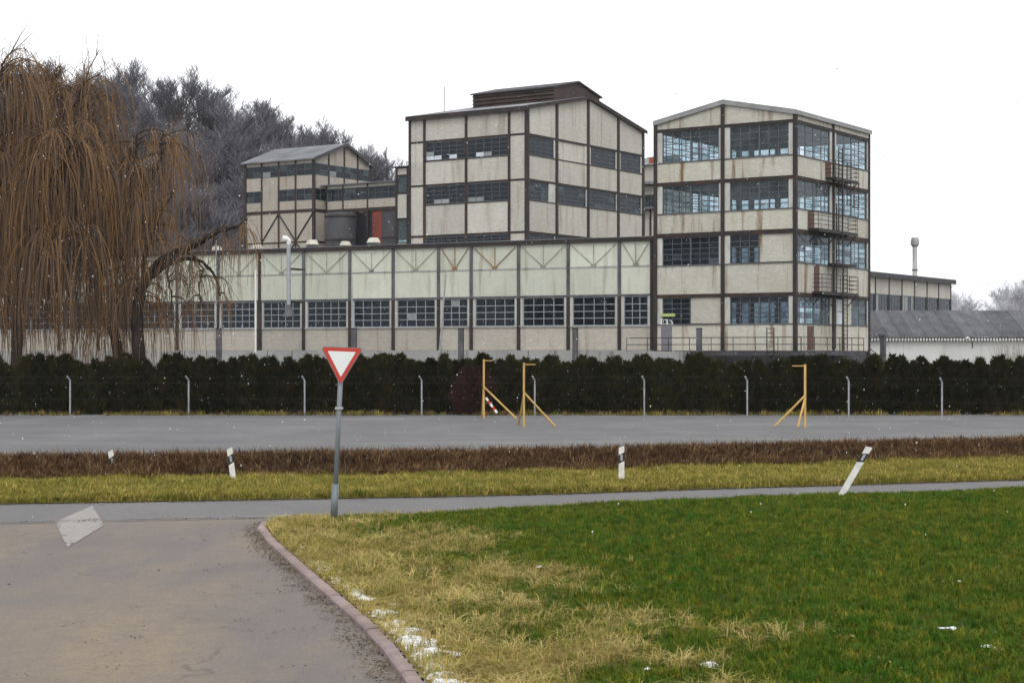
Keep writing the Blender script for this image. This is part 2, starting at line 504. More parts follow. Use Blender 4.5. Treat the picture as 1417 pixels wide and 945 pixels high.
# ------------------------------------------------------------------ building kit
class Block:
    """a building in its own turned frame: +x along the front, +y to the back, origin at the right front corner"""
    def __init__(s, name, px, depth, rot, label, cat, group=None):
        s.o = ((px - 708.5) / FPX * depth, depth)
        s.rot = rot
        s.ex = (math.cos(rot), math.sin(rot)); s.ey = (-math.sin(rot), math.cos(rot))
        s.root = thing(name, (s.o[0], s.o[1], 0), rot, label, cat, group)
        s.face = {'F': ('y', 0, -1), 'R': ('x', 0, 1)}
    def world(s, x, y):
        return (s.o[0] + s.ex[0] * x + s.ey[0] * y, s.o[1] + s.ex[1] * x + s.ey[1] * y)
    def ax(s, face, px):            # column of the photograph -> coordinate along a face
        axis, c, _ = s.face[face]
        k = (px - 708.5) / FPX
        b = s.world(0, c) if axis == 'y' else s.world(c, 0)
        d = s.ex if axis == 'y' else s.ey
        return (k * b[1] - b[0]) / (d[0] - k * d[1])
    def z(s, face, a, py):          # row of the photograph -> height on a face
        axis, c, _ = s.face[face]
        Y = (s.world(a, c) if axis == 'y' else s.world(c, a))[1]
        return HC + (HZ - py) / FPX * Y
    def ext(s, face, a0, a1, d0, d1):
        axis, c, sg = s.face[face]
        e0, e1 = sorted((c + sg * d0, c + sg * d1))
        a0, a1 = sorted((a0, a1))
        return (a0, a1, e0, e1) if axis == 'y' else (e0, e1, a0, a1)
    def piece(s, name, m, face, a0, a1, z0, z1, d0, d1, parent=None):
        x0, x1, y0, y1 = s.ext(face, a0, a1, d0, d1)
        return block(name, m, parent or s.root, x0, x1, y0, y1, z0, z1)
    def mbox(s, mb, face, a0, a1, z0, z1, d0, d1, mi=0):
        x0, x1, y0, y1 = s.ext(face, a0, a1, d0, d1)
        mb.box(x0, x1, y0, y1, z0, z1, mi)
    def pt(s, face, a, z, d):
        axis, c, sg = s.face[face]
        return (a, c + sg * d, z) if axis == 'y' else (c + sg * d, a, z)
    def poly(s, name, m, face, az, d0, d1, parent=None):
        mb = MB()
        mb.prism([s.pt(face, a, z, d0) for a, z in az], [s.pt(face, a, z, d1) for a, z in az])
        return mb.build(name, m, parent or s.root)
    def window(s, face, a0, a1, z0, z1, cols, rows, frame, pick, d=-.14, fw=.07, mw=.045, single=False, heavy=None):
        a0, a1 = sorted((a0, a1))
        mb = MB()
        s.mbox(mb, face, a0, a1, z0, z0 + fw, d - .04, d + .05)
        s.mbox(mb, face, a0, a1, z1 - fw, z1, d - .04, d + .05)
        s.mbox(mb, face, a0, a0 + fw, z0 + fw, z1 - fw, d - .04, d + .05)
        s.mbox(mb, face, a1 - fw, a1, z0 + fw, z1 - fw, d - .04, d + .05)
        A = [a0 + fw + (a1 - a0 - 2 * fw) * i / cols for i in range(cols + 1)]
        Z = [z0 + fw + (z1 - z0 - 2 * fw) * j / rows for j in range(rows + 1)]
        for i in range(1, cols):
            w = mw * (2.4 if heavy and i % heavy == 0 else 1)
            s.mbox(mb, face, A[i] - w / 2, A[i] + w / 2, z0 + fw, z1 - fw, d - .03, d + (.045 if w > mw else .035))
        for j in range(1, rows):
            for i in range(cols):
                wl = 0 if i == 0 else mw / 2; wr = 0 if i == cols - 1 else mw / 2
                s.mbox(mb, face, A[i] + wl, A[i + 1] - wr, Z[j] - mw / 2, Z[j] + mw / 2, d - .03, d + .03)
        wobj = mb.build('window', frame, s.root)
        if single:
            s.piece('pane', pick(0, 0), face, A[0], A[-1], Z[0], Z[-1], d - .01, d + .01, wobj)
            return wobj
        for i in range(cols):
            for j in range(rows):
                m = pick(i, j)
                if m:
                    s.piece('pane', m, face, A[i] + .004, A[i + 1] - .004, Z[j] + .004, Z[j + 1] - .004, d - .012, d + .012, wobj)
        return wobj
    def bay(s, face, a0, a1, z0, z1, wins, wall, frame, pick, jamb=None, thick=.25, **kw):
        """fill a bay with windows (a0, a1, cols, rows) and wall pieces between them"""
        a0, a1 = sorted((a0, a1))
        cur = a0
        for w in sorted(wins, key=lambda q: min(q[0], q[1])):
            w0, w1 = sorted(w[:2])
            if w0 > cur + .03:
                s.piece('jamb' if jamb else 'wall_panel', jamb or wall, face, cur, w0, z0, z1, -thick, -.05)
            s.window(face, w0, w1, z0, z1, w[2], w[3], frame, w[4] if len(w) > 4 else pick, **kw)
            cur = w1
        if a1 > cur + .03:
            s.piece('jamb' if (jamb and wins) else 'wall_panel', (jamb if wins else None) or wall, face, cur, a1, z0, z1, -thick, -.05)

def const(m):
    return lambda i, j: M[m]

def chance(base, alts, seed):
    r = random.Random(seed)
    def f(i, j):
        q = r.random()
        for m, p in alts:
            if q < p:
                return M[m]
            q -= p
        return M[base]
    return f

# ------------------------------------------------------------------ terrain
def sstep(a, b, x):
    t = np.clip((x - a) / (b - a), 0, 1)
    return t * t * (3 - 2 * t)

def hill_h(X, Y):
    h = 37 * sstep(75, -90, X) * sstep(222, 330, Y)
    return h * (1 - .5 * sstep(380, 700, Y)) + .8 * np.sin(X * .05) * np.sin(Y * .043) * sstep(230, 300, Y)

def sheet(name, xs, ys, hf, mat_):
    X, Y = np.meshgrid(np.array(xs, float), np.array(ys, float))
    Z = hf(X, Y)
    nx, ny = len(xs), len(ys)
    v = np.stack([X.ravel(), Y.ravel(), Z.ravel()], 1)
    i = np.arange((nx - 1) * (ny - 1)); r = i // (nx - 1); c = i % (nx - 1)
    q = np.stack([r * nx + c, r * nx + c + 1, (r + 1) * nx + c + 1, (r + 1) * nx + c], 1)
    me = bpy.data.meshes.new(name)
    me.from_pydata(v.tolist(), [], q.tolist())
    for m in (mat_ if isinstance(mat_, list) else [mat_]):
        me.materials.append(m)
    me.polygons.foreach_set('use_smooth', [True] * len(me.polygons))
    return link(name, me), X, Y, Z

gx = [-1500, -800, -400, -250] + list(range(-200, 121, 8)) + [160, 250, 400, 800, 1500]
gy = [-300, -50, 0, 20, 60, 110, 150, 190] + list(range(215, 420, 8)) + [450, 520, 620, 760, 950, 1200, 1500]
g, X, Y, Z = sheet('ground', gx, gy, lambda X, Y: hill_h(X, Y) - .06, [M['ground'], M['hill']])
cent = np.zeros(len(g.data.polygons) * 3)
g.data.polygons.foreach_get('center', cent)
cent = cent.reshape(-1, 3)
g.data.polygons.foreach_set('material_index', (cent[:, 2] > .8).astype(int).tolist())
tag(g, kind='structure')

def poly_sheet(name, pts, z, m, parent=None):
    mb = MB()
    mb.add([(p[0], p[1], z) for p in pts], [tuple(range(len(pts)))])
    return mb.build(name, m, parent)

# far edge of the crossing road, left to right
FE = [(-70, 30), (-40, 34.5), (-12, 40.6), (-2, 42.6), (1, 43.4), (5.5, 45.2), (8.7, 46.3), (14, 48.2), (25, 52), (45, 58), (75, 66)]
fex = np.array([p[0] for p in FE]); fey = np.array([p[1] for p in FE])
def far_edge(x):
    return np.interp(x, fex, fey)
def near_edge(x):
    return far_edge(x) - 4.6 + 1.1 * sstep(-4, 4, np.asarray(x, float)) - .25 * np.clip(-np.asarray(x) / 10, 0, 2)

# lot in front of the hedge
tag(poly_sheet('lot', [(-120, 40), (120, 60), (120, 101.5), (-120, 101.5)], -.03, M['lot']), kind='structure')
tag(poly_sheet('yard', [(-110, 101.6), (110, 101.6), (110, 221), (-110, 221)], -.03, M['yard']), kind='structure')

# crossing road
xs = list(range(-70, 76, 2))
mb = MB()
for a, b in zip(xs[:-1], xs[1:]):
    mb.add([(a, float(near_edge(a)), .006), (b, float(near_edge(b)), .006), (b, float(far_edge(b)), .006), (a, float(far_edge(a)), .006)], [(0, 1, 2, 3)])
road = tag(mb.build('crossing_road', M['cross_road']), kind='structure')

# kerb line of the side road, near to far
KPX = [(640, 1090), (585, 985), (560, 945), (530, 905), (500, 870), (455, 830), (410, 790), (372, 755), (354, 731)]
KP = [gp(*p) for p in KPX]
KP = [(KP[0][0] + .9, 8.0), ] + KP + [(KP[-1][0] + .05, KP[-1][1] + .9), (KP[-1][0] + .5, KP[-1][1] + 1.7)]
ky = np.array([p[1] for p in KP]); kx = np.array([p[0] for p in KP])
def kerb_x(y):
    return np.interp(y, ky, kx)
side_pts = [(float(kerb_x(y)) + .05, y) for y in np.linspace(4, 37.0, 24)]
side_pts += [(x, float(near_edge(x)) + .5) for x in range(-6, -46, -4)]
side_pts += [(-46, 4)]
side = tag(poly_sheet('side_road', side_pts, 0.0, M['side_road']), kind='structure')

kerb = thing('kerb', (kx[2], ky[2], 0), kind='structure')
kr = random.Random(3)
y = 8.2
while y < ky[-1] - .2:
    y2 = min(y + .98, ky[-1])
    p = Vector((float(kerb_x(y)), y, 0)); q = Vector((float(kerb_x(y2)), y2, 0))
    L = (q - p).length
    mb = MB()
    hh = .085 * min(1, max(.15, (37.6 - y) / 2.5))
    w = .15
    mb.prism([(0, 0, -.1), (0, w, -.1), (0, w, hh), (0, .03, hh), (0, 0, hh - .03)][::-1],
             [(L - .015, 0, -.1), (L - .015, w, -.1), (L - .015, w, hh), (L - .015, .03, hh), (L - .015, 0, hh - .03)][::-1])
    o = mb.build('kerbstone', M['kerb'], kerb)
    d = q - p
    o.location = (p.x - kx[2], p.y - ky[2], kr.uniform(-.008, .008))
    o.rotation_euler = (0, kr.uniform(-.006, .006), math.atan2(d.y, d.x) - math.pi + kr.uniform(-.008, .008))
    # the stone is laid with its rounded nose towards the carriageway
    o.rotation_euler.z += math.pi
    o.scale = (1, -1, 1)
    y = y2

# markings
def vnoise(X, Y, s, seed):
    r = np.random.default_rng(seed)
    out = 0
    for k in range(5):
        a = r.uniform(0, 6.28, 3); f = s * (1.0 + .55 * k)
        th = r.uniform(0, 6.28)
        out = out + np.sin((X * math.cos(th) + Y * math.sin(th)) * f + a[0] + 1.3 * np.sin((X * math.sin(th) - Y * math.cos(th)) * f * .7 + a[1])) / (1 + .3 * k)
    return out / 3
blk = [(76, 722), (128, 700), (144, 727), (93, 758)]
BQ = [Vector(gp(*p)) for p in blk]
mb = MB()
nu, nv = 34, 60
def bq(u, v):
    return BQ[0].lerp(BQ[1], v).lerp(BQ[3].lerp(BQ[2], v), u)
for i in range(nu):
    for j in range(nv):
        u0, u1, v0, v1 = i / nu, (i + 1) / nu, j / nv, (j + 1) / nv
        c = bq((u0 + u1) / 2, (v0 + v1) / 2)
        edge = min(u0, 1 - u1, (v0) * 1.6, (1 - v1) * 1.6)
        q = .5 * float(vnoise(np.array(c.x), np.array(c.y), 3.0, 61)) + .5 * float(vnoise(np.array(c.x), np.array(c.y), 13.0, 62))
        if q + 2.4 * min(edge, .25) + rnd.uniform(-.15, .15) < -.3:
            continue
        mb.add([(*bq(u0, v0), .010), (*bq(u1, v0), .010), (*bq(u1, v1), .010), (*bq(u0, v1), .010)], [(0, 1, 2, 3)])
tag(mb.build('road_marking', M['road_paint']), 'worn broad white painted block on the asphalt of the junction', 'road marking')
mb = MB()
for a in np.arange(-26, 12, 1.0):
    if a > -5 and (int(a) % 6) > 2:
        continue
    b = a + 1.0
    f = lambda x: float(near_edge(x)) + .42
    mb.add([(a, f(a), .012), (b, f(b), .012), (b, f(b) + .13, .012), (a, f(a) + .13, .012)], [(0, 1, 2, 3)])
mb.build('edge_line', M['worn_paint'], road)

# field in front: one sheet with a dryness value at each corner
BPX = [(470, 716), (560, 727), (640, 752), (760, 800), (840, 860), (930, 945)]
BG = [gp(*p) for p in BPX]
bgy = np.array([p[1] for p in BG])[::-1]; bgx = np.array([p[0] for p in BG])[::-1]
def dryness(X, Y):
    b = np.interp(Y, bgy, bgx)
    d = (b - X) / 2.8 + .8 * vnoise(X, Y, 1.1, 5) + .2
    d = d + 1.1 * sstep(26, 17, Y) * sstep(.1, .9, vnoise(X, Y, .8, 9)) * np.where(X < 8, 1, .55)
    edge = np.clip(1 - (near_edge(X) - Y) / .5, 0, 1) * 1.1
    return np.clip(np.maximum(d, edge * .8), 0, 1)
def field_h(X, Y):
    d1 = np.clip((X - kerb_x(Y) - .15) / 1.5, 0, 1)
    d2 = np.clip((near_edge(X) - Y) / 1.2, 0, 1)
    h = .06 + .10 * sstep(0, 8, X - kerb_x(Y)) + .03 * vnoise(X, Y, .7, 2) + .015 * vnoise(X, Y, 3.1, 4)
    return np.where(d1 < 1, .085 * (1 - d1) + h * d1, h) * d2 - .02 * (1 - d2)
fx = np.arange(0, 46.01, .3); fys = np.concatenate([np.arange(5, 46, .3)])
U, V = np.meshgrid(fx, fys)
XX = kerb_x(V) + .18 + U
YY = np.minimum(V, near_edge(XX) + .02)
ZZ = field_h(XX, YY)
nx, ny = len(fx), len(fys)
keep = []
for r in range(ny - 1):
    for c in range(nx - 1):
        i = r * nx + c
        if V[r, c] < near_edge(XX[r, c]) + .35:
            keep.append((i, i + 1, i + nx + 1, i + nx))
me = bpy.data.meshes.new('field')
me.from_pydata(np.stack([XX.ravel(), YY.ravel(), ZZ.ravel()], 1).tolist(), [], keep)
at_ = me.attributes.new('dry', 'FLOAT', 'POINT')
at_.data.foreach_set('value', dryness(XX, YY).ravel())
def field_mat():
    m, t, b = nodes_of('field_soil')
    b.inputs['Specular IOR Level'].default_value = .05
    b.inputs['Roughness'].default_value = .95
    p = pos(t)
    a = N(t, 'ShaderNodeAttribute', attribute_name='dry')
    gcol = mixc(t, noise(t, p, .7, 5), (.026, .055, .004), (.05, .065, .006))
    dcol = mixc(t, noise(t, p, 1.2, 5), (.22, .165, .06), (.12, .09, .035))
    cc = mixc(t, a.outputs['Fac'], gcol, dcol)
    t.links.new(cc, b.inputs['Base Color'])
    bump(t, b, noise(t, p, 14, 5), .6, .05)
    return m
me.materials.append(field_mat())
me.polygons.foreach_set('use_smooth', [True] * len(me.polygons))
tag(link('field', me), kind='structure')

# verge and brown bank beyond the road
def verge_w(x):
    return 6.6 + .05 * np.clip(x, 0, 60)
def bank_h(X, Y):
    t = Y - far_edge(X) - verge_w(X)
    return .46 * np.exp(-((t - 2.2) / 1.5) ** 2) + .02 * vnoise(X, Y, .9, 8) + .02
def strip(name, w0, w1, n, mt, hf):
    xs = np.arange(-60, 61, .8); ts = np.linspace(0, 1, n)
    U, T = np.meshgrid(xs, ts)
    Yv = far_edge(U) + w0(U) + (w1(U) - w0(U)) * T
    Zv = hf(U, Yv)
    nx = len(xs)
    f = [(r * nx + c, r * nx + c + 1, (r + 1) * nx + c + 1, (r + 1) * nx + c) for r in range(n - 1) for c in range(nx - 1)]
    me = bpy.data.meshes.new(name)
    me.from_pydata(np.stack([U.ravel(), Yv.ravel(), Zv.ravel()], 1).tolist(), [], f)
    me.materials.append(mt)
    me.polygons.foreach_set('use_smooth', [True] * len(me.polygons))
    return tag(link(name, me), kind='structure')
M['verge_soil'] = plain('verge_soil', (.15, .15, .03), (.10, .075, .03), .8, .95, 0, .3, .7, (1, 1, 1), .4)
M['bank_soil'] = plain('bank_soil', (.075, .045, .026), (.045, .03, .02), .9, .95, 0, .3, .7, (1, 1, 1), .5)
strip('grass_verge', lambda x: 0 * x - .02, lambda x: verge_w(x), 14, M['verge_soil'], lambda X, Y: np.minimum(.02 + .05 * vnoise(X, Y, .8, 3) + .05, .03 + .15 * np.clip(Y - far_edge(X), 0, 1)) * np.clip((far_edge(X) + verge_w(X) - Y) / .5, 0, 1) + bank_h(X, Y) * sstep(-2.2, 0, Y - far_edge(X) - verge_w(X)))
strip('earth_bank', lambda x: verge_w(x), lambda x: verge_w(x) + 6.0, 14, M['bank_soil'], lambda X, Y: bank_h(X, Y) - .07 * sstep(4, 6, Y - far_edge(X) - verge_w(X)))

# ------------------------------------------------------------------ the four storey tower on the right
T = Block('factory_tower', 1100, 125.0, TH,
          'four storey pale brick factory tower with black fire escape and shallow gable', 'building')
tw = M['tower_wall']
tA = [T.ax('F', 907), T.ax('F', 1000), 0.0]
tB = [0.0, T.ax('R', 1153.5), T.ax('R', 1203.5)]
TW, TD = -tA[0], tB[2]
T.face['B'] = ('y', TD, 1); T.face['L'] = ('x', -TW, -1)
tz = [(17.79, 20.13), (13.93, 16.07), (10.03, 12.16), (5.60, 7.63)]
pan = [(16.33, 17.79), (12.48, 13.93), (7.89, 10.03), (3.67, 5.60)]
beam = [(20.13, 20.36), (16.07, 16.33), (12.16, 12.48), (7.63, 7.89)]
EAVE, RIDGE = 20.85, 22.0
def tgable(a):
    return EAVE + (RIDGE - EAVE) * (1 - abs(a + TW / 2) / (TW / 2))
fr = M['dark_frame']
tg = [chance('glass', [('teal_glass', .25)], 1), chance('glass', [('teal_glass', .35)], 2), chance('dark_glass', [('glass', .06)], 3), chance('dark_glass', [('teal_glass', .08)], 4)]
sg = [chance('glass', [('teal_glass', .35)], 5), chance('teal_glass', [('glass', .4)], 6), chance('dark_glass', [('teal_glass', .45), ('glass', .1)], 7), chance('dark_glass', [('teal_glass', .4)], 8)]
cw = .28
for k in range(4):
    z0, z1 = tz[k]
    for bi in (0, 1):
        a0, a1 = tA[bi] + cw / 2, tA[bi + 1] - cw / 2
        w0, w1 = (T.ax('F', 916), T.ax('F', 994.5)) if bi == 0 else (T.ax('F', 1009.5), T.ax('F', 1091))
        mid = (w0 + w1) / 2
        if (k, bi) in ((2, 1), (3, 0)):
            wins = [(w0, mid, 3, 5)]
            T.bay('F', a0, mid, z0, z1, wins, tw, fr, tg[k], jamb=M['white_wood'])
            T.piece('wall_panel', tw, 'F', mid + .02, a1, z0 + .1, z1, -.3, -.12)
            T.piece('lintel', M['rust_steel'], 'F', mid + .02, a1, z0 - .02, z0 + .1, -.3, -.02)
        else:
            T.bay('F', a0, a1, z0, z1, [(w0, w1, 6, 5)], tw, fr, tg[k], jamb=M['white_wood'], heavy=3)
        p0, p1 = pan[k]
        T.piece('wall_panel', tw, 'F', a0, a1, p0, p1, -.3, -.04)
        T.piece('sill', M['grey_steel'], 'F', a0, a1, p1 - .02, p1 + .05, -.1, .03)
        b0, b1 = beam[k]
        T.piece('beam', M['rust_steel'] if k else M['steel'], 'F', a0, a1, b0, b1, -.28, .0)
    for bi in (0, 1):
        a0, a1 = tB[bi] + cw / 2, tB[bi + 1] - (cw / 2 if bi == 0 else .15)
        p0, p1 = pan[k]
        T.piece('wall_panel', tw, 'R', a0, a1, p0, p1, -.3, -.04)
        T.piece('sill', M['grey_steel'], 'R', a0, a1, p1 - .02, p1 + .05, -.1, .03)
        b0, b1 = beam[k]
        T.piece('beam', M['rust_steel'] if k else M['steel'], 'R', a0, a1, b0, b1, -.28, .0)
        w0, w1 = (T.ax('R', 1104.5), T.ax('R', 1149.5)) if bi == 0 else (T.ax('R', 1158), T.ax('R', 1200.8))
        if (k, bi) == (3, 1):
            w0 = T.ax('R', 1179)
            T.bay('R', a0, w0 - .02, z0, z1, [(T.ax('R', 1160), T.ax('R', 1168), 1, 2, const('pale_pane'))], tw, M['black_iron'], sg[k])
            T.bay('R', w0, a1, z0, z1, [(w0 + .02, w1, 2, 4)], tw, fr, sg[k], jamb=M['white_wood'])
        else:
            T.bay('R', a0, a1, z0, z1, [(w0, w1, 4, 5)], tw, fr, sg[k], jamb=M['white_wood'], heavy=2)
    # rear and left sides, seen only through the glass
    p0, p1 = pan[k]
    b0, b1 = beam[k]
    T.piece('wall_panel', tw, 'B', -TW, -.25, p0, p1, -.3, -.04)
    T.piece('beam', M['steel'], 'B', -TW, -.25, b0, b1, -.28, 0)
    T.window('B', -TW + .3, -TW / 2 - .2, z0, z1, 6, 5, fr, const('glass'), single=True)
    T.window('B', -TW / 2 + .2, -.3, z0, z1, 6, 5, fr, const('glass'), single=True)
    T.piece('wall_panel', tw, 'L', .2, TD - .3, p0, p1, -.3, -.04)
    T.piece('beam', M['steel'], 'L', .2, TD - .3, b0, b1, -.28, 0)
    T.window('L', .3, TD / 2 - .2, z0, z1, 6, 5, fr, const('glass'), single=True)
    T.window('L', TD / 2 + .2, TD - .4, z0, z1, 6, 5, fr, const('glass'), single=True)
    if k:
        block('floor_slab', M['inside_floor'], T.root, -TW + .35, -.35, .35, TD - .35, b0 + .02, b1 - .02)
block('floor_slab', M['inside_floor'], T.root, -TW + .35, -.35, .35, TD - .35, 3.4, 3.66)
block('ceiling', M['inside'], T.root, -TW + .35, -.35, .35, TD - .35, 20.2, 20.3)
for (cx_, cy_) in ((-TW / 2, TD / 3), (-TW / 2, 2 * TD / 3), (-TW / 2 + 2.5, TD / 2)):
    block('inner_column', M['inside'], T.root, cx_ - .17, cx_ + .17, cy_ - .17, cy_ + .17, 3.66, 20.2)
for bi in (0, 1):                       # gable and eaves panels
    a0, a1 = tA[bi] + cw / 2, tA[bi + 1] - cw / 2
    T.poly('wall_panel', tw, 'F', [(a0, 20.36), (a1, 20.36), (a1, tgable(a1) - .12), (a0, tgable(a0) - .12)], -.3, -.04)
    c0, c1 = tA[bi], tA[bi + 1]
    a0, a1 = tB[bi] + cw / 2, tB[bi + 1] - (cw / 2 if bi == 0 else .15)
    T.piece('wall_panel', tw, 'R', a0, a1, 20.36, EAVE - .05, -.3, -.04)
T.piece('wall_panel', tw, 'B', -TW, 0, 20.36, EAVE - .05, -.3, -.04)
T.piece('wall_panel', tw, 'L', .2, TD - .3, 20.36, EAVE - .05, -.3, -.04)
for a in tA:
    T.piece('column', M['steel'], 'F', a - cw / 2, a + cw / 2, 0.0, tgable(a) - .1, -.2, .06)
for a in (tB[1], tB[2] - .1):
    T.piece('column', M['steel'], 'R', a - cw / 2 + .03, a + cw / 2 - .03, 0.0, EAVE - .06, -.2, .06)
T.piece('column', M['steel'], 'L', TD - .3, TD, 0, EAVE - .06, -.2, .06)
mb = MB()                               # roof
o_ = .1
for sgn in (-1, 1):
    x0 = -TW / 2; x1 = -TW / 2 + sgn * (TW / 2 + o_)
    ze = EAVE - (RIDGE - EAVE) * o_ / (TW / 2)
    prof = [(x0, RIDGE), (x1, ze), (x1, ze + .16), (x0, RIDGE + .16)]
    if sgn > 0:
        prof = prof[::-1]
    mb.prism([(x, -o_, z) for x, z in prof], [(x, TD + o_, z) for x, z in prof])
roof = mb.build('roof', M['roof_felt'], T.root)
mb = MB()
for sgn in (-1, 1):
    x0 = -TW / 2; x1 = -TW / 2 + sgn * (TW / 2 + o_ + .03)
    ze = EAVE - (RIDGE - EAVE) * o_ / (TW / 2)
    mb.prism([(x0, -o_ - .05, RIDGE - .16), (x1, -o_ - .05, ze - .16), (x1, -o_ - .05, ze + .2), (x0, -o_ - .05, RIDGE + .2)],
             [(x0, -o_, RIDGE - .16), (x1, -o_, ze - .16), (x1, -o_, ze + .2), (x0, -o_, RIDGE + .2)])
    xe = x1 if sgn > 0 else x1
    mb.box(min(xe, xe + sgn * .04), max(xe, xe + sgn * .04), -o_, TD + o_, ze - .14, ze + .18)
mb.build('fascia', M['fascia'], roof)
# plinth below the tower and doors
T.piece('plinth', M['dark_clad'], 'F', -TW + .2, -.1, 0.0, 3.6, -.4, -.1)
T.piece('plinth', M['dark_clad'], 'R', .2, TD - .3, 0.0, 3.6, -.4, -.1)
T.piece('beam', M['rust_steel'], 'R', .15, TD - .26, 3.5, 3.66, -.3, .02)
T.piece('beam', M['rust_steel'], 'F', -TW + .15, -.15, 3.5, 3.66, -.3, .02)
for (x0, x1, y0, y1) in ((1142.5, 1150, 223, 247), (1118.5, 1127, 292, 317), (1127, 1134, 365, 403), (1117.6, 1126.3, 451, 484)):
    a0, a1 = T.ax('R', x0), T.ax('R', x1)
    z1, z0 = T.z('R', a0, y0), T.z('R', a0, y1)
    d = T.piece('door', M['brown_door'], 'R', a0, a1, z0, z1, -.1, .0)
d0, d1 = T.ax('F', 914.8), T.ax('F', 929.6)
d = T.piece('door', M['grey_door'], 'F', d0, d1, 3.68, 5.52, -.1, .0)
# notice boards over the grey door
T.piece('notice_board', M['green_board'], 'F', T.ax('F', 913.6), T.ax('F', 933.8), T.z('F', -11, 438.2), T.z('F', -11, 434), -.06, .02)
n0, n1 = T.ax('F', 914.3), T.ax('F', 932)
nz0, nz1 = T.z('F', -11, 449), T.z('F', -11, 442)
nb = T.piece('notice_board', M['black_board'], 'F', n0, n1, nz0, nz1, -.06, .02)
mb = MB()
W_ = n1 - n0; H_ = nz1 - nz0
def fr_(u0, u1, v0, v1):
    T.mbox(mb, 'F', n0 + u0 * W_, n0 + u1 * W_, nz0 + v0 * H_, nz0 + v1 * H_, .02, .027)
fr_(0, 1, 0, .1); fr_(0, .1, .1, 1); fr_(.46, .56, .1, 1.0)
fr_(.18, .24, .35, .7); fr_(.66, .8, .75, .85); fr_(.8, .88, .45, .75); fr_(.88, .96, .2, .5); fr_(.1, .46, .9, 1.0)
mb.build('notice_lettering', M['white_paint'], T.root)

# fire escape
mb = MB()
fe_par = MB()
def rail_run(m, a0, a1, z, d, hh=1.05, mids=3, posts=None, face='R', B=T, r=.03):
    for j in range(mids + 1):
        zz = z + hh * (j + 1) / (mids + 1)
        m.bar(B.pt(face, a0, zz, d), B.pt(face, a1, zz, d), r)
    n = posts or max(2, int(abs(a1 - a0) / 1.6) + 1)
    for i in range(n):
        a = a0 + (a1 - a0) * i / (n - 1)
        m.bar(B.pt(face, a, z, d), B.pt(face, a, z + hh, d), r)
def ladder(m, a, w, z0, z1, d, face='R', B=T, r=.045, cage=False):
    for q in (a - w / 2, a + w / 2):
        m.bar(B.pt(face, q, z0, d), B.pt(face, q, z1, d), r)
    z = z0 + .2
    while z < z1:
        m.bar(B.pt(face, a - w / 2, z, d), B.pt(face, a + w / 2, z, d), .022)
        z += .32
landings = [(1142, 1174, 249), (1118, 1172.5, 320), (1123, 1173.5, 405), ]
fa = lambda x: T.ax('R', x)
main = MB()
br_pts = []
zl = []
for (x0, x1, y) in landings:
    a0, a1 = fa(x0), fa(x1)
    z = T.z('R', (a0 + a1) / 2, y)
    zl.append((a0, a1, z))
    for a in (a0 + .2, (a0 + a1) / 2, a1 - .2):
        br_pts.append((T.pt('R', a, z - 1.0, .03), T.pt('R', a, z - .15, .8)))
T.mbox(main, 'R', fa(1150) - .05, fa(1150) + .05, 3.63, 17.9, .905, .97)
fe = main.build('fire_escape', M['black_iron'], T.root)
for p_, q_ in br_pts:
    lm = MB(); lm.bar(p_, q_, .04); lm.build('bracket', M['black_iron'], fe)
for a0, a1, z in zl:
    lm = MB()
    T.mbox(lm, 'R', a0, a1, z - .14, z, .06, .85)
    T.mbox(lm, 'R', a0 - .05, a1 + .05, z - .24, z - .14, .75, .9)
    lm.build('landing', M['black_iron'], fe)
    rm = MB()
    rail_run(rm, a0, a1, z, .82, 1.25, 3, r=.024)
    for j in range(4):
        zz = z + 1.25 * (j + 1) / 4
        rm.bar(T.pt('R', a1, zz, .08), T.pt('R', a1, zz, .82), .022)
        rm.bar(T.pt('R', a0, zz, .08), T.pt('R', a0, zz, .82), .022)
    rm.build('railing', M['black_iron'], fe)
for (x, zt, zb, w) in ((1141, zl[2][2] + .1, 3.8, .6), (1146, zl[1][2] + .2, zl[2][2] + 2.2, .5), (1162, zl[0][2] + 1.3, zl[0][2] - 2.0, .75), (1142, zl[1][2] + 2.0, zl[2][2] - .1, .7), (1157, zl[2][2] + 2.0, 3.7, .7), (1158, zl[0][2] + 2.4, zl[1][2], .7)):
    lm = MB()
    ladder(lm, fa(x), w, zb, zt, .75 if x != 1158 else .3)
    lm.build('ladder', M['black_iron'], fe)
lm = MB()
T.mbox(lm, 'R', fa(1144), fa(1172), 10.05, 10.2, .06, .8)
lm.build('landing', M['black_iron'], fe)
lm = MB()
ladder(lm, fa(1166), .9, zl[0][2] - 2.1, zl[0][2] - .2, 1.1)
lm.bar(T.pt('R', fa(1160), zl[0][2] - 2.1, 1.1), T.pt('R', fa(1169), zl[0][2] - 2.1, 1.1), .05)
lm.build('ladder', M['black_iron'], fe)

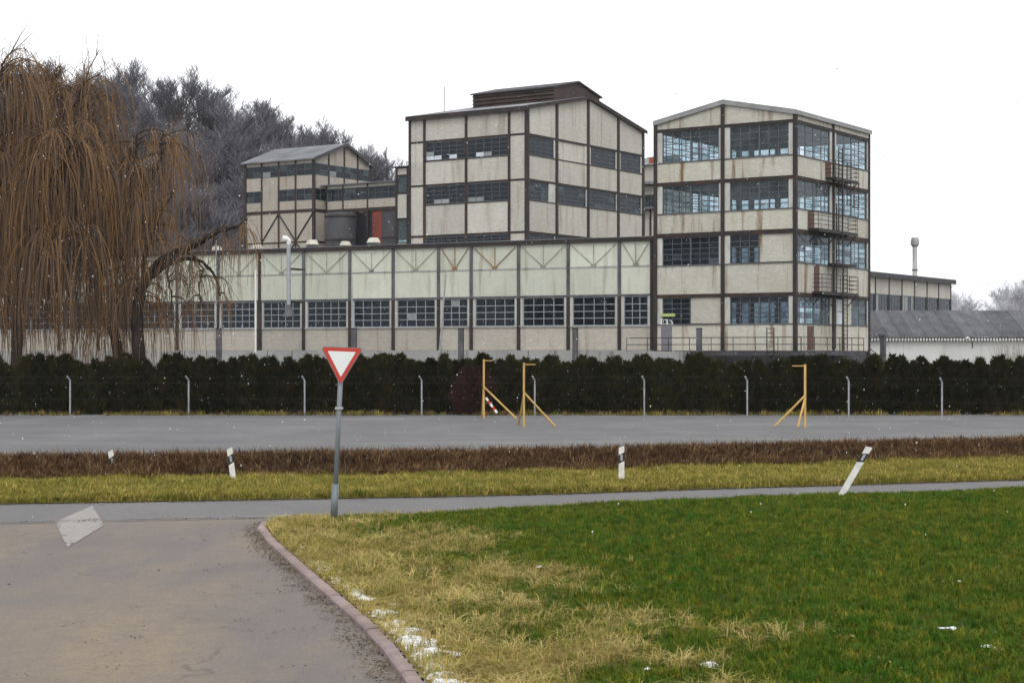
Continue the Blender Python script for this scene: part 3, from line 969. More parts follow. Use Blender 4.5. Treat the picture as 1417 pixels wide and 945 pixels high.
# ------------------------------------------------------------------ the long low hall
H = Block('factory_hall', 905, 132.2, LH,
          'long low factory hall with pale green panels and a row of gridded windows', 'building')
hw = M['hall_wall']
hx = [905, 857, 786.3, 717.6, 652, 606.8, 544, 484, 420, 359, 301, 245, 190, 136, 82, 28, -25, -77]
hA = [0.0] + [H.ax('F', x) for x in hx[1:]]
HT, HLINE, HHEAD, HSILL, HBOT = 12.35, 10.15, 7.85, 5.56, 3.72
HX0 = hA[-1]
HDEEP = 17.0
hcw = .26
hr = random.Random(21)
for i in range(len(hA) - 1):
    a1, a0 = hA[i] - hcw / 2, hA[i + 1] + hcw / 2
    if i == 0:
        a1 = -.3
    wpx = hx[i] - hx[i + 1]
    narrow = wpx < 55
    H.piece('wall_panel', hw, 'F', a0, a1, HLINE + .06, HT - .3, -.25, -.06)
    H.piece('wall_panel', hw, 'F', a0, a1, HHEAD + .16, HLINE - .06, -.25, -.04)
    H.piece('cornice', M['concrete'], 'F', a0, a1, HLINE - .06, HLINE + .06, -.25, -.005)
    H.piece('lintel', M['grey_steel'], 'F', a0, a1, HHEAD, HHEAD + .16, -.25, -.01)
    H.piece('wall_panel', M['hall_plinth_wall'], 'F', a0, a1, HBOT, HSILL - .06, -.25, -.06)
    H.piece('sill', M['concrete'], 'F', a0, a1, HSILL - .06, HSILL + .04, -.25, .03)
    jw = .22
    H.bay('F', a0, a1, HSILL + .04, HHEAD, [(a0 + jw, a1 - jw, 3 if wpx < 50 else (5 if i > 6 else 4), 4)], hw, M['window_frame'],
          chance('dark_glass', [('grey_pane', .015)], 40 + i), jamb=M['white_wood'], mw=.06)
    # tie rods in a V on the upper panel
    mid = (a0 + a1) / 2
    mb = MB()
    r_ = .035 if i in (3, 4) else .026
    yb, yt = HLINE + .12, HT - .45
    mb.bar(H.pt('F', a0 + .15, yt, .0), H.pt('F', mid, yb, .0), r_)
    mb.bar(H.pt('F', a1 - .15, yt, .0), H.pt('F', mid, yb, .0), r_)
    mb.bar(H.pt('F', mid, yt, -.02), H.pt('F', mid, yb, -.02), r_)
    H.mbox(mb, 'F', mid - .22, mid + .22, yb - .08, yb + .1, -.05, .015)
    mb.build('tie_rod', M['rust_rod'] if i in (3, 4) else M['rod'], H.root)
for i, a in enumerate(hA):
    if i == 0:
        continue
    H.piece('column', M['rust_steel'] if i == 9 else M['grey_steel'], 'F', a - hcw / 2, a + hcw / 2, HHEAD, HT - .3, -.2, .05)
    H.piece('column', M['steel'], 'F', a - hcw / 2 - (.08 if i == 9 else 0), a + hcw / 2 + (.08 if i == 9 else 0), 3.0, HHEAD, -.2, .07)
H.piece('column', M['steel'], 'F', -.3, -.02, 3.0, HT - .2, -.2, .07)
H.piece('roof_edge', M['steel'], 'F', HX0 - .2, 0, HT - .3, HT, -.3, .16)
H.piece('gutter', M['roof_pale'], 'F', HX0 - .2, 0, HT, HT + .05, -.5, .2)
block('roof', M['roof_felt'], H.root, HX0 - .2, 0, .3, HDEEP, HT - .15, HT + .02)
H.face['B'] = ('y', HDEEP, 1); H.face['L'] = ('x', HX0, -1)
H.piece('wall_panel', hw, 'B', HX0 + .3, -.1, 0, HT - .16, -.3, 0)
H.piece('wall_panel', hw, 'L', .1, HDEEP - .3, 0, HT - .16, -.3, 0)
H.piece('plinth', M['concrete'], 'F', HX0, 0, 0.0, HBOT - .02, -.3, .09)
for i in range(1, len(hA)):
    a = hA[i] + (.9 if i % 2 else -1.1)
    H.piece('plinth_joint', M['dark_clad'], 'F', a - .03, a + .03, 0.1, HBOT - .06, .09, .1)
block('floor_slab', M['inside_floor'], H.root, HX0 + .4, -.2, .3, HDEEP - .4, HBOT - .3, HBOT - .05)
for k in range(10):
    x = HX0 * (k + .5) / 10
    block('inner_column', M['inside'], H.root, x - .2, x + .2, 6, 6.4, HBOT, HT - .2)
# roof ventilators
def lathe(prof, n=14):
    mb = MB()
    vs = []; fs = []
    for r, z in prof:
        for k in range(n):
            a = 2 * math.pi * k / n
            vs.append((r * math.cos(a), r * math.sin(a), z))
    for i in range(len(prof) - 1):
        for k in range(n):
            fs.append((i * n + k, i * n + (k + 1) % n, (i + 1) * n + (k + 1) % n, (i + 1) * n + k))
    fs.append(tuple(range(n - 1, -1, -1))); fs.append(tuple((len(prof) - 1) * n + k for k in range(n)))
    mb.add(vs, fs)
    return mb
vbase = lathe([(.45, -.3), (.45, .55)]).mesh('vent_base', M['grey_steel'])
vcap = lathe([(.85, .35), (.88, .42), (.62, .95), (.5, 1.0)]).mesh('vent_cap', M['vent_cream'])
vbowl = lathe([(.5, .1), (.85, .42), (.82, .5)]).mesh('vent_bowl', M['grey_steel'])
for (px, yy, ww) in ((356, 2.4, .62), (432, 2.0, .66), (478, 1.6, .58), (517, 2.4, .68), (300, 2.4, .6)):
    H.face['q'] = ('y', yy, -1)
    b = link('roof_vent', vbase, H.root)
    b.location = (H.ax('q', px), yy, HT)
    b.scale = (ww, ww, ww)
    c = link('vent_cap', vcap, b)
    if px in (517, 432):
        c.location.z = .25
        link('vent_bowl', vbowl, b)

# ------------------------------------------------------------------ the tall middle block with the louvred monitor
B = Block('factory_block', 728.5, 155.0, TH,
          'tall pale factory block with dark louvred ridge monitor behind the low hall', 'building')
mw_ = M['mid_wall']
bA = [B.ax('F', x) for x in (567, 587.3, 645, 704.5)] + [0.0]
bB = [0.0] + [B.ax('R', x) for x in (770.5, 814, 855.6, 890)]
BW, BD = -bA[0], bB[-1]
B.face['B'] = ('y', BD, 1); B.face['L'] = ('x', -BW, -1)
BE, BR = 25.4, 27.5
RY = bB[2]
def bgable(a):
    return BR - (BR - BE) * (RY - a) / RY if a < RY else BR - (BR - BE) * (a - RY) / (BD - RY)
bz = [(21.28, 22.98), (17.22, 18.92), (13.0, 14.2)]
bpan = [(23.16, BE - .1), (19.1, 21.2), (14.4, 17.14), (11.5, 12.9)]
bbm = [(22.98, 23.16), (18.92, 19.1), (14.2, 14.4)]
bc = .24
def front_pick(row, bi):
    pale_cells = {(0, 0): {(0, 0), (1, 0), (3, 0), (0, 1)}, (0, 1): {(1, 0), (2, 0)}, (1, 0): {(2, 0), (1, 0)}, (1, 1): {(0, 0), (1, 0)}}.get((row, bi), set())  # cells with paler panes in place of dark glass
    def f(i, j):
        if (i, j) in pale_cells:
            return M['pale_pane'] if (row == 0 and (i, j) != (0, 1) and not (bi == 1 and i == 2)) else M['grey_pane']
        return M['dark_glass']
    return f
for bi in range(4):
    a0, a1 = bA[bi] + bc / 2, bA[bi + 1] - bc / 2
    end = bi in (0, 3)
    for k, (p0, p1) in enumerate(bpan):
        B.piece('wall_panel', mw_, 'F', a0, a1, p0, p1, -.3, -.04)
    for k, (z0, z1) in enumerate(bz):
        b0, b1 = bbm[k]
        if end:
            B.piece('wall_panel', mw_, 'F', a0, a1, z0 - .08, z1, -.3, -.04)
            B.piece('beam', M['steel'], 'F', a0, a1, b0, b1, -.3, -.01)
        else:
            B.window('F', a0, a1, z0, z1, 5, 4, M['dark_frame'], front_pick(k, bi - 1), mw=.035, d=-.08)
            B.piece('sill', M['steel'], 'F', a0, a1, z0 - .08, z0, -.2, .02)
            B.piece('beam', M['rust_steel'], 'F', a0, a1, b0, b1, -.3, .0)
for bi in range(4):
    a0, a1 = bB[bi] + bc / 2, bB[bi + 1] - bc / 2
    mid_ridge = None
    top = [(a0, 23.16), (a1, 23.16), (a1, bgable(a1) - .1), (a0, bgable(a0) - .1)]
    B.poly('wall_panel', mw_, 'R', top, -.3, -.04)
    for k, (p0, p1) in enumerate(bpan[1:]):
        B.piece('wall_panel', mw_, 'R', a0, a1, p0, p1, -.3, -.04)
    for k, (z0, z1) in enumerate(bz):
        B.piece('beam', M['steel'], 'R', a0, a1, bbm[k][0], bbm[k][1], -.3, .0)
        B.piece('sill', M['steel'], 'R', a0, a1, z0 - .08, z0, -.2, .02)
        w = a1 - a0
        pk = chance('dark_glass', [('grey_pane', .06)] if k == 0 else [('teal_glass', .2)], 70 + bi * 3 + k)
        if (k, bi) == (0, 1):
            B.piece('wall_panel', mw_, 'R', a0, a1 - .5, z0, z1, -.3, -.12)
            B.piece('jamb', M['white_wood'], 'R', a1 - .5, a1, z0, z1, -.3, -.03)
        elif (k, bi) == (1, 0):
            B.bay('R', a0, a1, z0, z1, [(a0 + .25, a1 - 1.2, 3, 4)], mw_, M['dark_frame'], pk, jamb=M['white_wood'], mw=.035)
        elif k == 0:
            B.bay('R', a0, a1, z0, z1, [(a0 + .4, a1 - .3, 4, 4)], mw_, M['dark_frame'], pk, jamb=M['white_wood'], mw=.035)
        else:
            B.bay('R', a0, a1, z0, z1, [(a0, a1 - .2, 4, 4)], mw_, M['dark_frame'], pk, jamb=M['white_wood'], mw=.035)
for a in bA:
    B.piece('column', M['steel'] if a in (bA[0], 0.0) else M['rust_steel'], 'F', a - bc / 2 - (.05 if a == 0 else 0), a + bc / 2 + (.05 if a == 0 else 0), 0, BE - .1, -.25, .06)
for a in bB[1:]:
    B.piece('column', M['steel'], 'R', a - bc / 2 - .05, a + bc / 2 + .05, 0, bgable(a) - .1, -.25, .08)
B.piece('wall_panel', mw_, 'B', -BW, -.3, 0, BE - .1, -.3, 0)
B.piece('wall_panel', mw_, 'L', .2, BD - .3, 0, BE - .1, -.3, 0)
B.piece('wall_panel', mw_, 'F', -BW + .1, -.1, 0, 11.45, -.3, -.05)
B.piece('wall_panel', mw_, 'R', .1, BD - .1, 0, 11.45, -.3, -.05)
for zz in (12.6, 16.9, 20.9):
    block('floor_slab', M['inside_floor'], B.root, -BW + .35, -.4, .4, BD - .4, zz - .15, zz + .15)
block('core_wall', M['inside'], B.root, -BW + .4, -.4, BD * .45, BD * .45 + .2, 12.8, 25)
mb = MB()
o_ = .28
for sgn in (-1, 1):
    y0 = RY; y1 = -o_ if sgn < 0 else BD + o_
    sl = (BR - BE) / RY
    ze = BE - sl * o_
    prof = [(y0, BR), (y1, ze), (y1, ze + .2), (y0, BR + .2)]
    if sgn < 0:
        prof = prof[::-1]
    mb.prism([(-BW - o_, y, z) for y, z in prof], [(o_, y, z) for y, z in prof])
broof = mb.build('roof', M['roof_felt'], B.root)
mb = MB()
for sgn in (-1, 1):
    y1 = -o_ - .03 if sgn < 0 else BD + o_ + .03
    ze = BE - sl * o_
    for (dz, dd, hh) in ((.02, .05, .22),):
        mb.prism([(o_, RY, BR - .1), (o_, y1, ze - .1), (o_, y1, ze + .22), (o_, RY, BR + .22)], [(o_ + .06, RY, BR - .1), (o_ + .06, y1, ze - .1), (o_ + .06, y1, ze + .22), (o_ + .06, RY, BR + .22)])
mb.box(-BW - o_, o_, -o_ - .06, -o_, BE - .3, BE + .12)
mb.build('fascia', M['steel'], broof)
# monitor on the ridge
mx0, mx1 = -10.4, -1.2
mh, mr = 4.1, 29.1
mzb = BR - sl * mh
mzw = 28.15
mon = MB()
prof = [(RY - mh, mzb - .2), (RY + mh, mzb - .2), (RY + mh, mzw), (RY, mr), (RY - mh, mzw)]
mon.prism([(mx0, y, z) for y, z in prof][::-1], [(mx1, y, z) for y, z in prof][::-1])
mono = mon.build('ridge_monitor', M['brown_louvre'], B.root)
mb = MB()
for sgn in (-1, 1):
    y1 = RY + sgn * (mh + .25)
    ze = mr - (mr - mzw) * (mh + .25) / mh
    pr = [(RY, mr), (y1, ze), (y1, ze + .14), (RY, mr + .14)]
    if sgn < 0:
        pr = pr[::-1]
    mb.prism([(mx0 - .2, y, z + .01) for y, z in pr], [(mx1 + .2, y, z + .01) for y, z in pr])
mb.build('monitor_roof', M['dark_clad'], mono)
for j in range(5):
    z = mzb + .12 + j * .36
    if z + .2 > mzw:
        break
    s_ = MB()
    s_.prism([(mx0, RY - mh - .02, z + .22), (mx0, RY - mh - .18, z), (mx0, RY - mh - .14, z), (mx0, RY - mh - .001, z + .26)],
             [(mx1, RY - mh - .02, z + .22), (mx1, RY - mh - .18, z), (mx1, RY - mh - .14, z), (mx1, RY - mh - .001, z + .26)])
    s_.build('louvre_slat', M['brown_louvre'], mono)
mb = MB()
mb.tube([(-11.2, 3.0, BE + .3), (-11.2, 3.0, BE + 3.2)], .035, 5)
mb.build('antenna', M['grey_steel'], broof)

# ------------------------------------------------------------------ narrow stair shaft left of the block
S = Block('stair_shaft', 566.5, 164.0, TH, 'narrow dark framed stair shaft with glazed strips beside the tall block', 'building')
sw = S.ax('F', 547.5)
S.face['L'] = ('x', sw, -1)
sz = lambda y: S.z('F', sw / 2, y)
for (y0, y1, kind) in ((233, 242, 'w'), (244, 267, 'g'), (268, 302, 'w'), (304, 330, 'g'), (331, 336, 'm'), (337, 400, 'w')):
    if kind == 'w':
        S.piece('wall_panel', mw_, 'F', sw + .2, -.3, sz(y1), sz(y0), -.3, -.04)
    else:
        S.window('F', sw + .2, -.3, sz(y1), sz(y0), 2, 2 if kind == 'g' else 1, M['dark_frame'], const('teal_glass' if kind == 'g' else 'mint_pane'), d=-.1, mw=.05)
for y0 in (243, 267.5, 303):
    S.piece('beam', M['steel'], 'F', sw + .2, -.3, sz(y0 + 1.2), sz(y0 - 1.2), -.3, .01)
S.piece('column', M['steel'], 'F', sw, sw + .2, 0, sz(232), -.2, .05)
S.piece('column', M['steel'], 'F', -.3, -.08, 0, sz(232), -.2, .05)
block('roof', M['steel'], S.root, sw - .2, 0, -.25, 5, sz(232), sz(230.5))
block('wall_panel', mw_, S.root, sw, -.1, 4.7, 5, 0, sz(232))
block('wall_panel', mw_, S.root, sw, sw + .28, .2, 4.7, 0, sz(232) - .01)
block('wall_panel', mw_, S.root, sw + .2, -.3, .04, .3, 0, sz(401))
block('wall_panel', M['inside'], S.root, sw + .3, -.1, 2.5, 2.6, 0, sz(234))

# ------------------------------------------------------------------ left hand block with braced lower wall
L = Block('braced_block', 433.6, 200.0, TH, 'weathered factory block with grey gable roof and crossed braces below the wood', 'building')
lw = M['left_wall']
lA = [L.ax('F', x) for x in (339.5, 362, 385.5, 409, )] + [0.0]
lB = [0.0] + [L.ax('R', x) for x in (455, 476.5, 495, 512.5)]
LW, LD = -lA[0], lB[-1]
L.face['B'] = ('y', LD, 1); L.face['L'] = ('x', -LW, -1)
LE, LR = 25.9, 28.0
LY = lB[2]
def lgable(a):
    return LR - (LR - LE) * abs(a - LY) / LY
rows_ = [(25.4, LE - .05, 'w'), (24.0, 25.4, 'g'), (22.5, 24.0, 'w'), (21.1, 22.5, 'g'), (20.1, 21.1, 'w'), (19.75, 20.1, 'b'), (16.4, 19.75, 'w'), (16.25, 16.4, 'b'), (9.0, 16.25, 'w')]
lc = .2
for f, arr in (('F', lA), ('R', lB)):
    for bi in range(len(arr) - 1):
        a0, a1 = arr[bi] + lc / 2, arr[bi + 1] - lc / 2
        for z0, z1, k in rows_:
            if f == 'R' and z0 > 25:
                L.poly('wall_panel', lw, 'R', [(a0, 25.4), (a1, 25.4), (a1, lgable(a1) - .05), (a0, lgable(a0) - .05)], -.3, -.04)
            elif k == 'w':
                L.piece('wall_panel', lw, f, a0, a1, z0, z1, -.3, -.04)
            elif k == 'b':
                L.piece('beam', M['rust_steel'], f, a0, a1, z0, z1, -.3, .03)
            elif f == 'F' and bi == 1 and z0 < 22:
                L.bay(f, a0, a1, z0, z1, [], lw, M['dark_frame'], None)
            else:
                L.window(f, a0, a1, z0, z1, 2, 2, M['dark_frame'], chance('dark_glass', [('teal_glass', .3), ('grey_pane', .12)], int(z0) + bi), d=-.08, mw=.04)
    for a in arr:
        if f == 'R' and a == 0:
            continue
        c_ = lc / 2 + (.07 if a in (0.0, lA[0]) else 0)
        L.piece('column', M['steel'] if a in (0.0,) else M['rust_steel'], f, a - c_, a + c_, 0, (lgable(a) if f == 'R' else LE) - .06, -.2, .05)
for (a0, z0, a1, z1) in ((lA[2], 19.7, lA[3], 16.4), (lA[4], 19.7, lA[3], 16.4), (lA[3], 16.3, lA[4], 13.6), (lA[3], 16.3, lA[2], 13.6), (lA[2], 19.7, lA[1], 16.4), ):
    mb = MB(); mb.bar(L.pt('F', a0, z0, .02), L.pt('F', a1, z1, .02), .1); mb.build('brace', M['steel'], L.root)
L.piece('wall_panel', lw, 'B', -LW, -.3, 0, LE - .1, -.3, 0)
L.piece('wall_panel', lw, 'L', .2, LD - .3, 0, LE - .1, -.3, 0)
block('core_wall', M['inside'], L.root, -LW + .4, -.4, LD * .5, LD * .5 + .2, 12, 25.5)
mb = MB()
o_ = .4
sl2 = (LR - LE) / LY
for sgn in (-1, 1):
    y1 = -o_ if sgn < 0 else LD + o_
    ze = LE - sl2 * o_
    prof = [(LY, LR), (y1, ze), (y1, ze + .15), (LY, LR + .15)]
    if sgn < 0:
        prof = prof[::-1]
    mb.prism([(-LW - o_, y, z) for y, z in prof], [(o_, y, z) for y, z in prof])
lroof = mb.build('roof', M['roof_pale'], L.root)
mb = MB()
for sgn in (-1, 1):
    y1 = -o_ if sgn < 0 else LD + o_
    ze = LE - sl2 * o_
    mb.prism([(o_, LY, LR - .2), (o_, y1, ze - .2), (o_, y1, ze + .17), (o_, LY, LR + .17)], [(o_ + .07, LY, LR - .2), (o_ + .07, y1, ze - .2), (o_ + .07, y1, ze + .17), (o_ + .07, LY, LR + .17)])
mb.build('fascia', M['dark_clad'], lroof)

# ------------------------------------------------------------------ connecting wing with tanks
Kx = (547 - 708.5) / FPX
Kk = Block('connecting_wing', 548, 195.5, TH, 'low connecting wing with long dark window band between the braced block and shaft', 'building')
kA = [Kk.ax('F', x) for x in (452, 474.5, 508.5)] + [0.0]
kz = lambda y, a=0.0: Kk.z('F', a, y)
KT = 22.75
for bi in range(3):
    a0, a1 = kA[bi] + .08, kA[bi + 1] - .08
    Kk.piece('wall_panel', mw_, 'F', a0, a1, 22.4, KT, -.3, -.04)
    Kk.window('F', a0, a1, 20.95, 22.4, 4, 2, M['dark_frame'], chance('dark_glass', [('teal_glass', .25)], bi + 90), d=-.08, mw=.04)
    Kk.piece('wall_panel', M['left_wall'], 'F', a0, a1, 20.0, 20.95, -.3, -.04)
    Kk.piece('beam', M['rust_steel'], 'F', a0, a1, 19.6, 20.0, -.3, .03)
for a in kA:
    Kk.piece('column', M['steel'], 'F', a - .08, a + .08, 0, KT, -.2, .05)
block('roof', M['roof_pale'], Kk.root, kA[0] - .5, .3, -.45, 7, KT, KT + .14)
for i, (x0, x1, m) in enumerate(((452, 466, 'dark_clad'), (503, 514.5, 'black_board'), (514.8, 527.5, 'red_paint'), (528, 546, 'dark_clad'))):
    a0, a1 = Kk.ax('F', x0), Kk.ax('F', x1)
    Kk.piece('cladding_panel', M[m], 'F', a0, a1, 13.5, 19.55, -.6 if m == 'black_board' else -.35, -.3 if m == 'black_board' else -.06)
Kk.piece('cladding_panel', M['dark_clad'], 'F', kA[0], 0, 0, 13.4, -.3, -.06)
Kk.piece('cladding_panel', M['black_board'], 'F', Kk.ax('F', 466), Kk.ax('F', 503), 13.5, 19.55, -.9, -.7)
Kk.piece('beam', M['rust_steel'], 'F', Kk.ax('F', 528), Kk.ax('F', 546), 16.4, 16.6, -.3, .0)
Kk.piece('wall_panel', mw_, 'F', kA[0], 0, 0, KT - .1, -7, -6.8)
tk = thing('storage_tank', (*Kk.world(Kk.ax('F', 484), -1.6), 0), TH, 'broad dark grey tank with raised rims under the connecting wing', 'tank')
b = lathe([(1.75, 10), (1.75, 19.3), (1.6, 19.4)], 28).build('shell', M['dark_clad'], tk, True)
for z in (13.6, 16.2, 18.9):
    lathe([(1.76, z), (1.85, z), (1.85, z + .18), (1.76, z + .18)], 28).build('rim', M['steel'], tk)
lathe([(1.6, 0), (1.6, 10)], 20).build('base', M['concrete'], tk)

# ------------------------------------------------------------------ small building seen in the gap
Gp = Block('gap_building', 909, 188.0, TH, 'pale narrow building with red chimney glimpsed between block and tower', 'building')
ga = Gp.ax('F', 876)
gz = lambda y: Gp.z('F', ga / 2, y)
for (y0, y1, m) in ((229, 252, 'mid_wall'), (258, 270, 'mid_wall'), (291, 420, 'mid_wall')):
    Gp.piece('wall_panel', M[m], 'F', ga, 0, gz(y1), gz(y0), -.3, -.04)
Gp.window('F', ga, 0, gz(287), gz(271), 8, 2, M['dark_frame'], const('dark_glass'))
block('canopy', M['roof_pale'], Gp.root, ga, 0, -1.6, 0, gz(257), gz(253.5))
block('canopy', M['roof_pale'], Gp.root, ga, 0, -.8, 0, gz(290.5), gz(287.5))
for x in (891, 900):
    a = Gp.ax('F', x)
    Gp.piece('column', M['steel'], 'F', a - .1, a + .1, gz(420), gz(291), -.1, .05)
mb = MB()
mb.prism([(ga - .3, -.4, gz(229)), (ga - .3, 4, gz(229) + 1.4), (ga - .3, 8.4, gz(229))][::-1], [(.3, -.4, gz(229)), (.3, 4, gz(229) + 1.4), (.3, 8.4, gz(229))][::-1])
gr = mb.build('roof', M['roof_felt'], Gp.root)
a = Gp.ax('F', 901.5)
block('chimney', M['red_brick'], gr, a - .38, a + .38, .1, .9, gz(230), gz(219))
block('wall_panel', mw_, Gp.root, ga, 0, 7.7, 8, 0, gz(229))
block('wall_panel', mw_, Gp.root, ga, ga + .3, .1, 7.7, 0, gz(229) - .01)
block('wall_panel', mw_, Gp.root, -.3, -.01, .1, 7.7, 0, gz(229) - .01)

# ------------------------------------------------------------------ far hall on the right with tall stack behind it
Rr = Block('far_hall', 1180, 184.0, TH, 'distant flat hall with cream panels over a dark window band right of the tower', 'building')
r_a = [Rr.ax('R', x) for x in (1186, 1211.5, 1230.5, 1248.3, 1265.8, 1283, 1299, 1315.8)]
RE = 11.85
for i in range(7):
    a0, a1 = r_a[i] + .07, r_a[i + 1] - .07
    Rr.piece('wall_panel', mw_, 'R', a0, a1, 9.95, RE, -.3, -.04)
    Rr.window('R', a0, a1, 7.6, 9.95, 4, 1, M['dark_frame'], chance('dark_glass', [('grey_pane', .15)], 120 + i), d=-.1)
    Rr.piece('wall_panel', mw_, 'R', a0, a1, 0, 7.6, -.3, -.04)
for a in r_a:
    Rr.piece('column', M['steel'], 'R', a - .07, a + .07, 0, RE, -.2, .04)
mb = MB()
ye = r_a[-1] + .3
mb.prism([(.5, 0, RE), (.5, 0, RE + .35), (-9, 0, RE + 2.1), (-9, 0, RE)], [(.5, ye, RE), (.5, ye, RE + .35), (-9, ye, RE + 1.0), (-9, ye, RE)])
mb.build('roof', M['roof_pale'], Rr.root)
block('fascia', M['dark_clad'], Rr.root, .5, .56, 0, ye, RE - .15, RE + .4)
block('wall_panel', mw_, Rr.root, -12, -.3, ye - .6, ye - .3, 0, RE)
block('wall_panel', M['inside'], Rr.root, -4, -3.8, .4, ye - 1, 0, RE)
cx, cy, _ = at(1266, 329, 222)
stk = thing('chimney_stack', (cx, cy, 0), 0, 'tall slender pale chimney stack with wider cap above the distant hall', 'chimney')
zt = at(1266, 329, 222)[2]
lathe([(.36, 0), (.30, zt - 1.2)], 14).build('shaft', M['concrete'], stk, True)
lathe([(.30, zt - 1.2), (.55, zt - .9), (.55, zt - .35), (.42, zt)], 14).build('cap', M['concrete'], stk)
for z in (zt - 6.6, zt - 4.2):
    lathe([(.33, z), (.39, z), (.39, z + .15), (.33, z + .15)], 14).build('ring', M['grey_steel'], stk)

# ------------------------------------------------------------------ white shed with corrugated roof
W = Block('white_shed', 1520, 149.0, R(-2), 'long white rendered shed with grey corrugated roof at the right edge', 'building')
wa0 = W.ax('F', 1196)
wz = lambda y: HC + (HZ - y) / FPX * 151
WE = wz(467)
for i in range(6):
    a0 = wa0 + (-wa0) * i / 6; a1 = wa0 + (-wa0) * (i + 1) / 6
    W.piece('wall_panel', M['white_render'], 'F', a0 + .01, a1 - .01, 0, WE, -.3, 0)
block('wall_panel', M['white_render'], W.root, wa0 + .2, -.2, 9, 9.3, 0, WE)
block('wall_panel', M['white_render'], W.root, wa0, wa0 + .28, 0.3, 9, 0, WE)
block('wall_panel', M['white_render'], W.root, -.3, 0, 0.3, 9, 0, WE)
RDG = wz(434) + .35
def corr_mesh(w, n=8):
    mb = MB()
    ts = [0, 1]
    k = n * 4
    vs = []
    for j in (0, 1):
        y = -.55 + j * 7.6; z = WE + .05 + (RDG - WE) * j
        for i in range(k + 1):
            x = w * i / k
            vs.append((x, y, z + .055 * math.cos(2 * math.pi * i / 4)))
    for j in (0, 1):
        y = -.55 + j * 7.6; z = WE - .02 + (RDG - WE) * j
        for i in range(k + 1):
            x = w * i / k
            vs.append((x, y, z + .055 * math.cos(2 * math.pi * i / 4)))
    fs = []
    m = k + 1
    for i in range(k):
        fs.append((i, i + 1, m + i + 1, m + i))
        fs.append((2 * m + i + 1, 2 * m + i, 3 * m + i, 3 * m + i + 1))
        fs.append((i + 1, i, 2 * m + i, 2 * m + i + 1))
    mb.add(vs, fs)
    return mb.mesh('roof_sheet', M['roof_corr'], True)
M['roof_corr'] = plain('roof_corr', (.17, .175, .19), (.105, .105, .115), 1.2, .9, 0, .3, .7, (1, .5, 1), vary=.16)
sh = corr_mesh(1.1, 5)
x = wa0 - .2; kk = 0
while x < .3:
    o = link('roof_sheet', sh, W.root)
    o.location = (x, 0, .012 * (kk % 2))
    x += 1.08; kk += 1
mb = MB()
x = wa0
while x < 0:                             # rafter ends under the eave
    mb.box(x, x + .13, -.5, -.02, WE - .30, WE - .08)
    x += .26
o = mb.build('rafter_end', M['white_paint'], W.root); o['kind'] = 'stuff'
W.piece('frieze', M['dark_clad'], 'F', wa0, 0, WE - .34, WE - .1, -.2, .0025)
# lamp on the shed wall
lx = W.ax('F', 1345.5)
lp = thing('wall_lamp', (*W.world(lx, 0), 3.9), R(-2), 'small curved wall lamp with pale shade on the white shed', 'lamp')
mb = MB(); mb.tube([(0, -.05, .0), (0, -.05, .75), (-.1, -.25, .95), (-.35, -.4, 1.0), (-.5, -.4, .95)], .035, 6); mb.build('arm', M['black_iron'], lp)
o = lathe([(.07, .12), (.26, -.04), (.22, -.09)], 12).build('lamp_shade', M['white_paint'], lp); o.location = (-.55, -.4, .9)
px_ = thing('concrete_pillar', (*gp(0, 0)[:0], *at(1222, 470, 144)[:2], 0), TH, 'grey square pillar in front of the white shed beside the tower', 'pillar')
z1 = at(1222, 466, 144)[2]
block('shaft', M['grey_steel'], px_, -.2, .2, -.2, .2, 0, z1); block('head', M['grey_steel'], px_, -.3, .3, -.26, .26, z1, z1 + .2)
rl = thing('stair_railing', (*at(1209, 487, 139)[:2], 0), 0, 'dark stair railing sloping down right of the tower', 'railing')
mb = MB()
s0 = at(1203, 482, 139); s1 = at(1212, 489, 139)
bx, by = at(1209, 487, 139)[:2]
mb.tube([(s0[0] - bx, 0, s0[2]), (s1[0] - bx, 0, s1[2]), (s1[0] - bx, 0, 0)], .05, 5)
mb.bar((s1[0] - bx, 0, 3.3), (s1[0] - bx + .9, 0, 3.3), .035)
mb.build('handrail', M['black_iron'], rl)
mb = MB(); mb.bar((s0[0] - bx + .05, 0, 0), (s0[0] - bx + .05, 0, s0[2]), .045); mb.build('post', M['black_iron'], rl)

# ------------------------------------------------------------------ loading platform before the tower
pf = thing('loading_platform', (T.o[0], T.o[1], 0), TH, 'raised loading platform with thin railing along the foot of the tower', 'platform')
P0 = T.ax('F', 884)
pe = T.ax('F', 966)
block('deck', M['concrete'], pf, P0 - 3, pe - .3, -1.9, -.15, 0, 3.62)
block('deck', M['dark_clad'], pf, pe + .3, 1.35, -1.9, -.35, 3.3, 3.62)
block('deck', M['dark_clad'], pf, .1, 1.35, -.3, T.ax('R', 1174), 3.3, 3.62)
mb = MB()
rail_run(mb, P0, 1.3, 3.62, 1.85, 1.0, 1, posts=9, face='F')
mb.build('railing', M['black_iron'], pf)
mb = MB()
rail_run(mb, -1.8, T.ax('R', 1173), 3.62, 1.3, 1.0, 1, posts=6, face='R')
mb.build('railing', M['black_iron'], pf)
mb = MB(); ladder(mb, T.ax('F', 1082), .55, 1.2, 5.3, 1.95, 'F'); mb.build('ladder', M['black_iron'], pf)
for a in (pe + 3, -1.0):
    block('support', M['black_iron'], pf, a - .1, a + .1, -1.8, -1.6, 0, 3.3)

